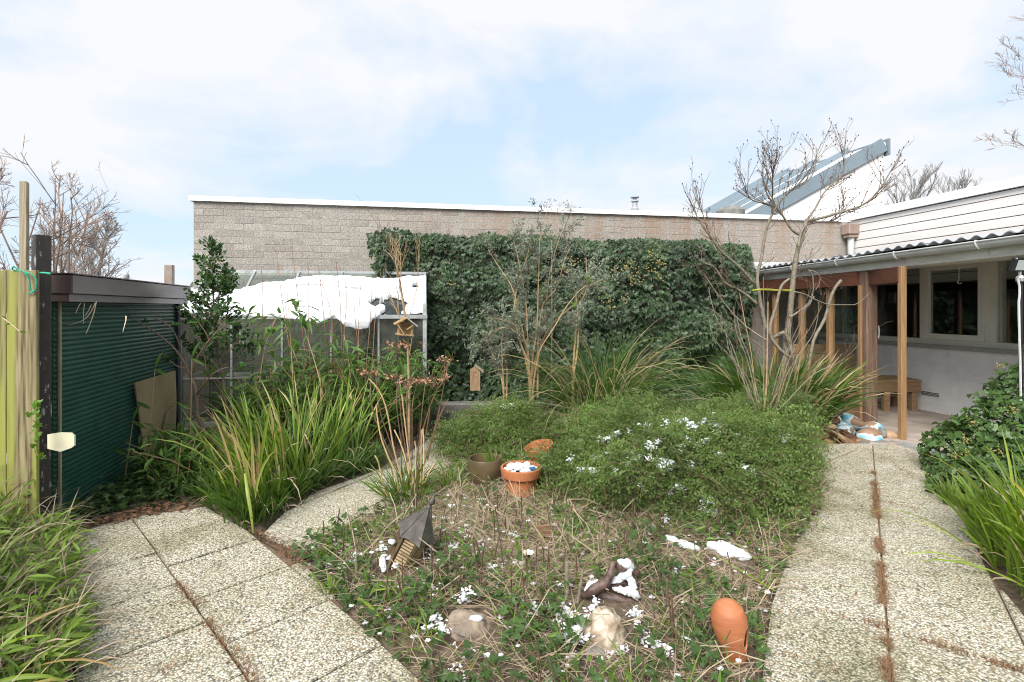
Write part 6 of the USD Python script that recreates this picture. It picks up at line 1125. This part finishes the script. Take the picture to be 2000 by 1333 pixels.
rf = np.array(hexa(.122, HB - .012) + [(0, 0, HB + .17)]); F6 = np.array([[k, (k + 1) % 6, 6] for k in range(6)] + [[0, 5, 4], [0, 4, 3], [0, 3, 2], [0, 2, 1]])
for k in range(6):
    a, b, t_ = rf[k], rf[(k + 1) % 6], rf[6]; nn = unit(np.cross(b - a, t_ - a)); m_ = (a + b) / 2 * [.95, .95, 1] + [0, 0, .012]; sag = np.array([a, (a + m_) / 2 * [1, 1, 1], m_, (b + m_) / 2, b, t_]); ff = np.array([[0, 1, 5], [1, 2, 5], [2, 3, 5], [3, 4, 5]]); vv = np.vstack([sag, sag - nn * .004]); ff = np.vstack([ff, ff[:, ::-1] + 6, [[i, i + 6, (i + 1) % 6] for i in range(6)], [[i + 6, (i + 1) % 6 + 6, (i + 1) % 6] for i in range(6)]]); obj('roof_panel', L3((vv, ff)), 'lead_roof', lan)
    obj('roof_rib', L3(rod([a + nn * .001, t_], .0035)), 'lead_roof', lan)
obj('finial', L3(lathe([(.0, HB + .158), (.017, HB + .160), (.014, HB + .172), (.009, HB + .178), (.018, HB + .192), (.020, HB + .2), (.013, HB + .214), (.006, HB + .226), (.005, HB + .238), (.009, HB + .243), (.009, HB + .250), (.0, HB + .256)], 16)), 'lead_roof', lan, smooth=50)
obj('base', L3(cat([turned((lambda h: (np.array(h.vertices), np.array(h.faces)))(trimesh.convex.convex_hull(np.array(hexa(.125, -.02) + hexa(.125, .0)))), np.eye(3))])), 'lantern_wood', lan)
obj('base_snow', L3(blob([-.105, -.02, .006], [.018, .06, .010], 5, 3, .6, 4)), 'snow', lan)

# ================================================================== small things in the bed
rb = gp(1063, 1076); rb[2] = 0; t_ = thing('rusty_bracket', 'small rusty folded metal post with a hole, standing in the bed below the hedge', 'bracket', rb)
obj('sheet', turned(plate([[-.043, 0, 0], [.043, 0, 0], [.043, 0, .12], [-.043, 0, .12]], (0, -1, 0), .004), rot([0, 0, 1], .1), rb), 'rust_plate', t_); obj('flange', turned(cat([box([.04, 0, 0], [.004, 0, 0], [0, .05, 0], [0, 0, .12]), box([-.046, -.0, .12], [.092, 0, 0], [0, .055, .012], [0, 0, .004]), box([-.044, .0, .121], [.088, 0, 0], [0, .004, 0], [0, 0, .03])]), rot([0, 0, 1], .1), rb), 'rust_plate', t_); obj('hole', turned(lathe([(0, .001), (.006, .001), (.006, 0)], 12), rot([0, 0, 1], .1) @ rot([1, 0, 0], PI / 2), rb + [0, -.0045, .085]), 'dark_room', t_)
fl0 = gp(1048, 1182); t_ = thing('flower_lamp', 'garden solar light with a cream flower shaped cup on a rusty stalk', 'garden light', fl0); d = 2.75
obj('stalk', rod(line([(1050, 1182), (1044, 1140), (1036, 1105), (1033, 1088)], d), .004, n=6), 'rust_plate', t_); fc_ = at(1032, 1084, d)
obj('socket', lathe([(0, -.012), (.008, -.01), (.009, .004), (0, .006)], 12, fc_), 'black_plastic', t_)
for k in range(8):
    a = k * PI / 4; obj('petal', leaves(OVAL, fc_[None] + [0, 0, .004], np.array([[math.cos(a), math.sin(a), .35]]), np.array([[-.4 * math.cos(a), -.4 * math.sin(a), 1]]), np.array([[.036, .055, .03]])), 'cream_plastic', t_)
sl0 = gp(1052, 1215); t_ = thing('solar_lamp', 'round black solar lamp panel on a bent stake low in the bed', 'garden light', sl0); d = 2.52; sc_ = at(1031, 1186, d); Rs = rot([0, 1, 0], -.18) @ rot([1, 0, 0], .35)
obj('panel', turned(lathe([(0, 0), (.030, 0), (.034, .004), (.034, .014), (.030, .018), (0, .018)], 28), Rs, sc_), 'black_plastic', t_, smooth=30); obj('solar_cell', turned(lathe([(.027, .0181), (.027, .0195), (0, .0195)], 24), Rs, sc_), 'dark_felt', t_); obj('stake', rod([sc_ + [.03, .01, .01], at(1049, 1178, d), at(1051, 1170, d + .02), gp(1056, 1205)], .006, n=6), 'black_plastic', t_)
# the driftwood with snow on it
d = 2.56
dw = thing('driftwood', 'dark brown twisted driftwood root half covered by snow', 'driftwood', gp(1195, 1200))
A_ = lambda *p: [at(x, y, k) for x, y, k in p]
pieces = [(A_((1139, 1164, d), (1160, 1153, d), (1180, 1141, d), (1192, 1124, d), (1197, 1102, d + .02)), [.016, .028, .027, .020, .013]), (A_((1155, 1160, d + .06), (1185, 1165, d + .05), (1215, 1175, d + .02), (1238, 1182, d)), [.03, .042, .036, .030]),
          (A_((1185, 1150, d + .06), (1208, 1142, d + .05), (1222, 1128, d + .05), (1230, 1112, d + .05)), [.022, .022, .02, .014]), (A_((1211, 1106, d + .04), (1222, 1110, d + .04), (1240, 1118, d + .04), (1249, 1116, d + .04)), [.024, .022, .013, .006]), (A_((1228, 1118, d + .05), (1236, 1150, d + .03), (1243, 1180, d + .01)), [.016, .02, .024]), (A_((1240, 1186, d), (1228, 1192, d - .02), (1248, 1200, d)), [.022, .016, .014])]
def gnarl(m, a=.022, fq=22):
    t_ = trimesh.Trimesh(*m, process=False); return m[0] + t_.vertex_normals * (meshkit.fbm(m[0] * [fq, fq, fq * .6], 4, 8)[:, None] - .5) * a, m[1]
for k, (p, r) in enumerate(pieces): obj('limb', gnarl(soften(chain(p, r), .009, 4)), 'bronze', dw, smooth=True)
def snowcap(p, r, lift):
    p = [np.asarray(q) + [0, -.008, lift] for q in p]; v, f = soften(chain(p, [q * 1.3 for q in r]), .009, 3); c_ = v.mean(0); v = c_ + (v - c_) * [1, 1, .85]; return v + (meshkit.fbm(v * 34, 3, 3)[:, None] - .5) * .05 * unit(v - c_) + (meshkit.noise(v * 130, 5)[:, None] - .5) * .006, f
caps = [(A_((1186, 1140, d + .05), (1210, 1138, d + .04), (1224, 1124, d + .04), (1229, 1110, d + .04)), [.012, .017, .019, .010], .014), (A_((1196, 1156, d + .03), (1218, 1160, d + .01), (1236, 1164, d), (1243, 1176, d - .01)), [.009, .017, .018, .012], .022), (A_((1232, 1130, d + .03), (1238, 1150, d + .01)), [.014, .014], .006), (A_((1144, 1156, d + .02), (1158, 1142, d + .02), (1166, 1138, d + .02)), [.008, .012, .007], .012), (A_((1213, 1098, d + .04), (1224, 1102, d + .04), (1236, 1110, d + .04)), [.013, .013, .008], .008), (A_((1222, 1187, d - .02), (1228, 1195, d - .02), (1240, 1203, d - .02), (1250, 1212, d - .02)), [.010, .015, .014, .008], .004)]
for c_ in caps: obj('snow_cap', snowcap(*c_), 'snow', dw, smooth=True)
# rocks
rk = gp(1190, 1290); solo('pale_rock', gnarl(blob([rk[0], rk[1] + .05, .08], [.088, .07, .122], 4, 4, .45, 1.3, rot([0, 1, 0], -.2)), .030, 11), 'white_rock', 'pale cream quartz rock standing in the snow at the front of the bed', 'rock', smooth=28)
rk = gp(1166, 1300); solo('mossy_rock', blob([rk[0], rk[1] + .03, .02], [.06, .05, .045], 9, 3, .25, 1.4), 'grey_rock', 'small dark grey rock at the foot of the pale quartz rock', 'rock', smooth=True)
rk = gp(917, 1256); t_ = thing('brown_rock', 'rough flat brown rock with a dab of snow, left front of the bed', 'rock', rk); obj('stone', gnarl(blob([rk[0], rk[1] + .05, .03], [.118, .085, .065], 13, 4, .42, 1.5, rot([0, 1, 0], .16)), .03, 14), 'brown_rock', t_, smooth=30); obj('snow_dab', blob([rk[0] + .03, rk[1] + .03, .092], [.03, .02, .010], 4, 2, .5), 'snow', t_, smooth=True)
rk = gp(975, 1225); solo('dark_stone', blob([rk[0], rk[1], .015], [.045, .035, .03], 3, 3, .25), 'grey_rock', 'small dark stone just right of the rough brown rock', 'rock', smooth=True)
for k, (ps_, lab) in enumerate(((A_((1388, 1066, 3.12), (1410, 1074, 3.1), (1440, 1085, 3.08), (1460, 1093, 3.06)), 'long low stone under a thick strip of snow near the right path'), (A_((1298, 1052, 3.2), (1322, 1060, 3.18), (1345, 1070, 3.15), (1362, 1075, 3.13)), 'dark red brown stone with a thin strip of snow below the hedge'))):
    t_ = thing('snowy_stone', lab, 'stone', ps_[1]); obj('stone', soften(chain([p - [0, 0, .028] for p in ps_], [.028, .045, .045, .03] if k == 0 else [.022, .035, .03, .02]), .015, 5), 'bronze' if k else 'brown_rock', t_, smooth=True)
    obj('snow_cap', snowcap([p + [0, 0, .012] for p in ps_], [.022, .034, .034, .016] if k == 0 else [.014, .018, .018, .012], .0), 'snow', t_, smooth=True)
# terracotta egg
eb = gp(1437, 1282); eb[2] = -.03; te = thing('terracotta_cone', 'smooth orange terracotta dome with an oval hole in its side, beside the right path', 'garden ornament', eb)
pr_ = np.array([(.044, 0), (.047, .03), (.058, .08), (.069, .13), (.0745, .17), (.073, .20), (.064, .232), (.046, .254), (.022, .266), (0, .269)])
def spin(s, top): 
    c_ = m3.CrossSection([[(0, 0)] + [(max(a - s, 0), b - (s if b > .1 else 0)) for a, b in pr_]]); return c_.revolve(64)
shell = spin(0, 0) - spin(.007, 0).translate((0, 0, -.001)) - m3.Manifold.sphere(1, 32).scale((.05, .026, .048)).rotate((0, 0, -42)).translate((.054, -.049, .115))
mm = shell.refine_to_length(.02).to_mesh(); Re = rot([0, 1, 0], -.14) @ rot([1, 0, 0], -.05)
v, f = mm.vert_properties[:, :3], mm.tri_verts; obj('shell', (v @ Re.T + eb, f), 'terracotta', te, smooth=35)
obj('throwing_ring', cat([turned(tubes(np.array([[((rr_ + .0002) * math.cos(a), (rr_ + .0002) * math.sin(a), zz_) for a in np.linspace(0, 2 * PI, 49)]]), np.full((1, 49), .0009), 4), Re, eb) for rr_, zz_ in ((.0722, .205), (.0733, .199))]), 'terracotta', te)

# ================================================================== stones and bark by the veranda
rng = np.random.default_rng(91)
for x, y, w, h, ang, lab in ((1640, 838, 58, 34, .25, 'broad blue and brown painted stone at the left of the painted group'), (1668, 826, 62, 24, .55, 'long pale blue painted stone lying behind the others'), (1706, 838, 44, 28, .1, 'blue painted stone at the upper right of the group'), (1698, 854, 48, 36, .1, 'round brown stone with blue and white patches at the front of the group')):
    d = 6.05 if y < 845 else 5.85; c = at(x, y, d); solo('painted_stone', blob(c, [w * d / 2000, .10, h * d / 2000], int(w), 3, .15, 1.0, rot([0, 1, 0], ang)), 'painted_stone', lab, 'painted stone', 'blue painted stones beside the veranda', smooth=True)
for x, y, w, h, mt, lab in ((1738, 851, 32, 19, 'tan_stone', 'smooth tan oval stone right of the painted stones'), (1719, 868, 52, 16, 'grey_rock', 'flat grey stone slab in front of the painted stones'), (1688, 868, 26, 14, 'grey_rock', 'dark grey stone at the front left of the grey slab'), (1720, 846, 14, 22, 'grey_rock', 'dark blue grey stone standing between painted and tan stones'), (1747, 868, 24, 12, 'grey_rock', 'small brown grey stone beside the veranda post'), (1622, 833, 22, 14, 'tan_stone', 'small buff stone left of the painted stones'), (1628, 822, 20, 14, 'bark_chip', 'small dark stone below the strap leaves')):
    d = 5.75 if y > 860 else 5.95; c = at(x, y, d); solo('stone', blob(c, [w * d / 2000, .08, h * d / 2000], int(x), 3, .22, 1.0), mt, lab, 'stone', smooth=True)
names_ = 'topmost second third fourth fifth sixth seventh eighth ninth tenth eleventh twelfth thirteenth fourteenth fifteenth sixteenth'.split()
spots_ = [(1645, 848), (1660, 850), (1620, 848), (1632, 856), (1650, 862), (1668, 866), (1640, 868), (1612, 860), (1600, 866), (1625, 868), (1678, 860), (1655, 872), (1608, 850), (1640, 842), (1670, 856), (1596, 858)]
spots_.sort(key=lambda q: q[1])
for k, (x, y) in enumerate(spots_):
    d = 5.95 - (y - 842) * .008; c = at(x, y, d); w = rng.uniform(.10, .20)
    solo('bark_piece', blob(c, [w, .055, .022], k + 40, 2, .5, 1.6, rot([0, 0, 1], rng.normal(0, .6)) @ rot([0, 1, 0], rng.normal(.25, .3)) @ rot([1, 0, 0], .3)), 'bark_chip', 'weathered brown bark piece in the heap left of the painted stones, ' + names_[k] + ' from the top', 'bark', 'bark pieces heaped by the veranda')
# ================================================================== floodlight at the right edge
fl_c = at(2003, 517, 4.5); fl_t = thing('floodlight', 'black work floodlight on a thin stand in front of the veranda window', 'floodlight', (fl_c[0], 4.5, 0))
Rk = rot([1, 0, 0], .35); obj('housing', turned(cat([chamfer([-.115, -.02, -.065], [.23, 0, 0], [0, .055, 0], [0, 0, .13], .012)]), Rk, fl_c), 'black_plastic', fl_t); obj('glass', turned(box([-.095, -.024, -.045], [.19, 0, 0], [0, .003, 0], [0, 0, .09]), Rk, fl_c), 'lamp_glass', fl_t)
obj('bracket', cat([rod([fl_c + [-.03, .02, -.06], fl_c + [-.03, .02, -.10]], .012), lathe([(0, -.15), (.035, -.148), (.038, -.12), (.03, -.10), (0, -.095)], 16, fl_c + [-.02, .02, 0])]), 'aluminium', fl_t)
obj('stand', rod([fl_c + [-.02, .02, -.14], [fl_c[0] - .02, 4.52, 0]], .016, n=10), 'black_plastic', fl_t); obj('cable', rod(line([(1988, 545), (1992, 570), (1990, 588), (1991, 650), (1993, 720), (1994, 800)], 4.42), .009, n=6), 'zinc', fl_t)
# long fallen strap leaves in the bed
rng = np.random.default_rng(95)
for p, mt, lab in (([(905, 1010), (935, 1022), (975, 1055)], 'iris_yellow', 'long striped green leaf lying in the straw below the round pot'), ([(955, 1034), (1000, 1031), (1040, 1034)], 'iris_yellow', 'straight green leaf lying beside the rusty bracket'), ([(1400, 1087), (1460, 1122), (1515, 1155)], 'iris_yellow', 'long yellow green leaf lying towards the right path'), ([(755, 1150), (700, 1164), (720, 1182), (752, 1222)], 'iris_yellow', 'bent green leaf at the left edge of the bed'), ([(530, 930), (540, 985), (496, 1045)], 'iris_leaf', 'single long leaf hanging down over the corner of the left path') if False else ([(478, 930), (487, 985), (494, 1042)], 'iris_leaf', 'single long pale leaf hanging over the corner of the left path')):
    zz0 = .05; q = np.array([gp(x, y, zz0) for x, y in p]) if 'hanging' not in lab else np.array([at(478, 925, 3.55), at(487, 985, 3.42), at(494, 1042, 3.40)])
    q = curve(q, 8); tv = unit(np.gradient(q, axis=0)); sd = unit(np.cross(tv, [0, -.3, 1])) * .010 * np.sin(np.linspace(.35, 3.0, 8))[:, None] ** .5; v = np.stack([q - sd, q + [0, 0, .003], q + sd], 1).reshape(-1, 3)
    f = np.array([[k * 3 + c, k * 3 + c + 1, k * 3 + c + 4] for k in range(7) for c in (0, 1)] + [[k * 3 + c, k * 3 + c + 4, k * 3 + c + 3] for k in range(7) for c in (0, 1)]); solo('strap_leaf', (v, f), mt, lab, 'leaf')
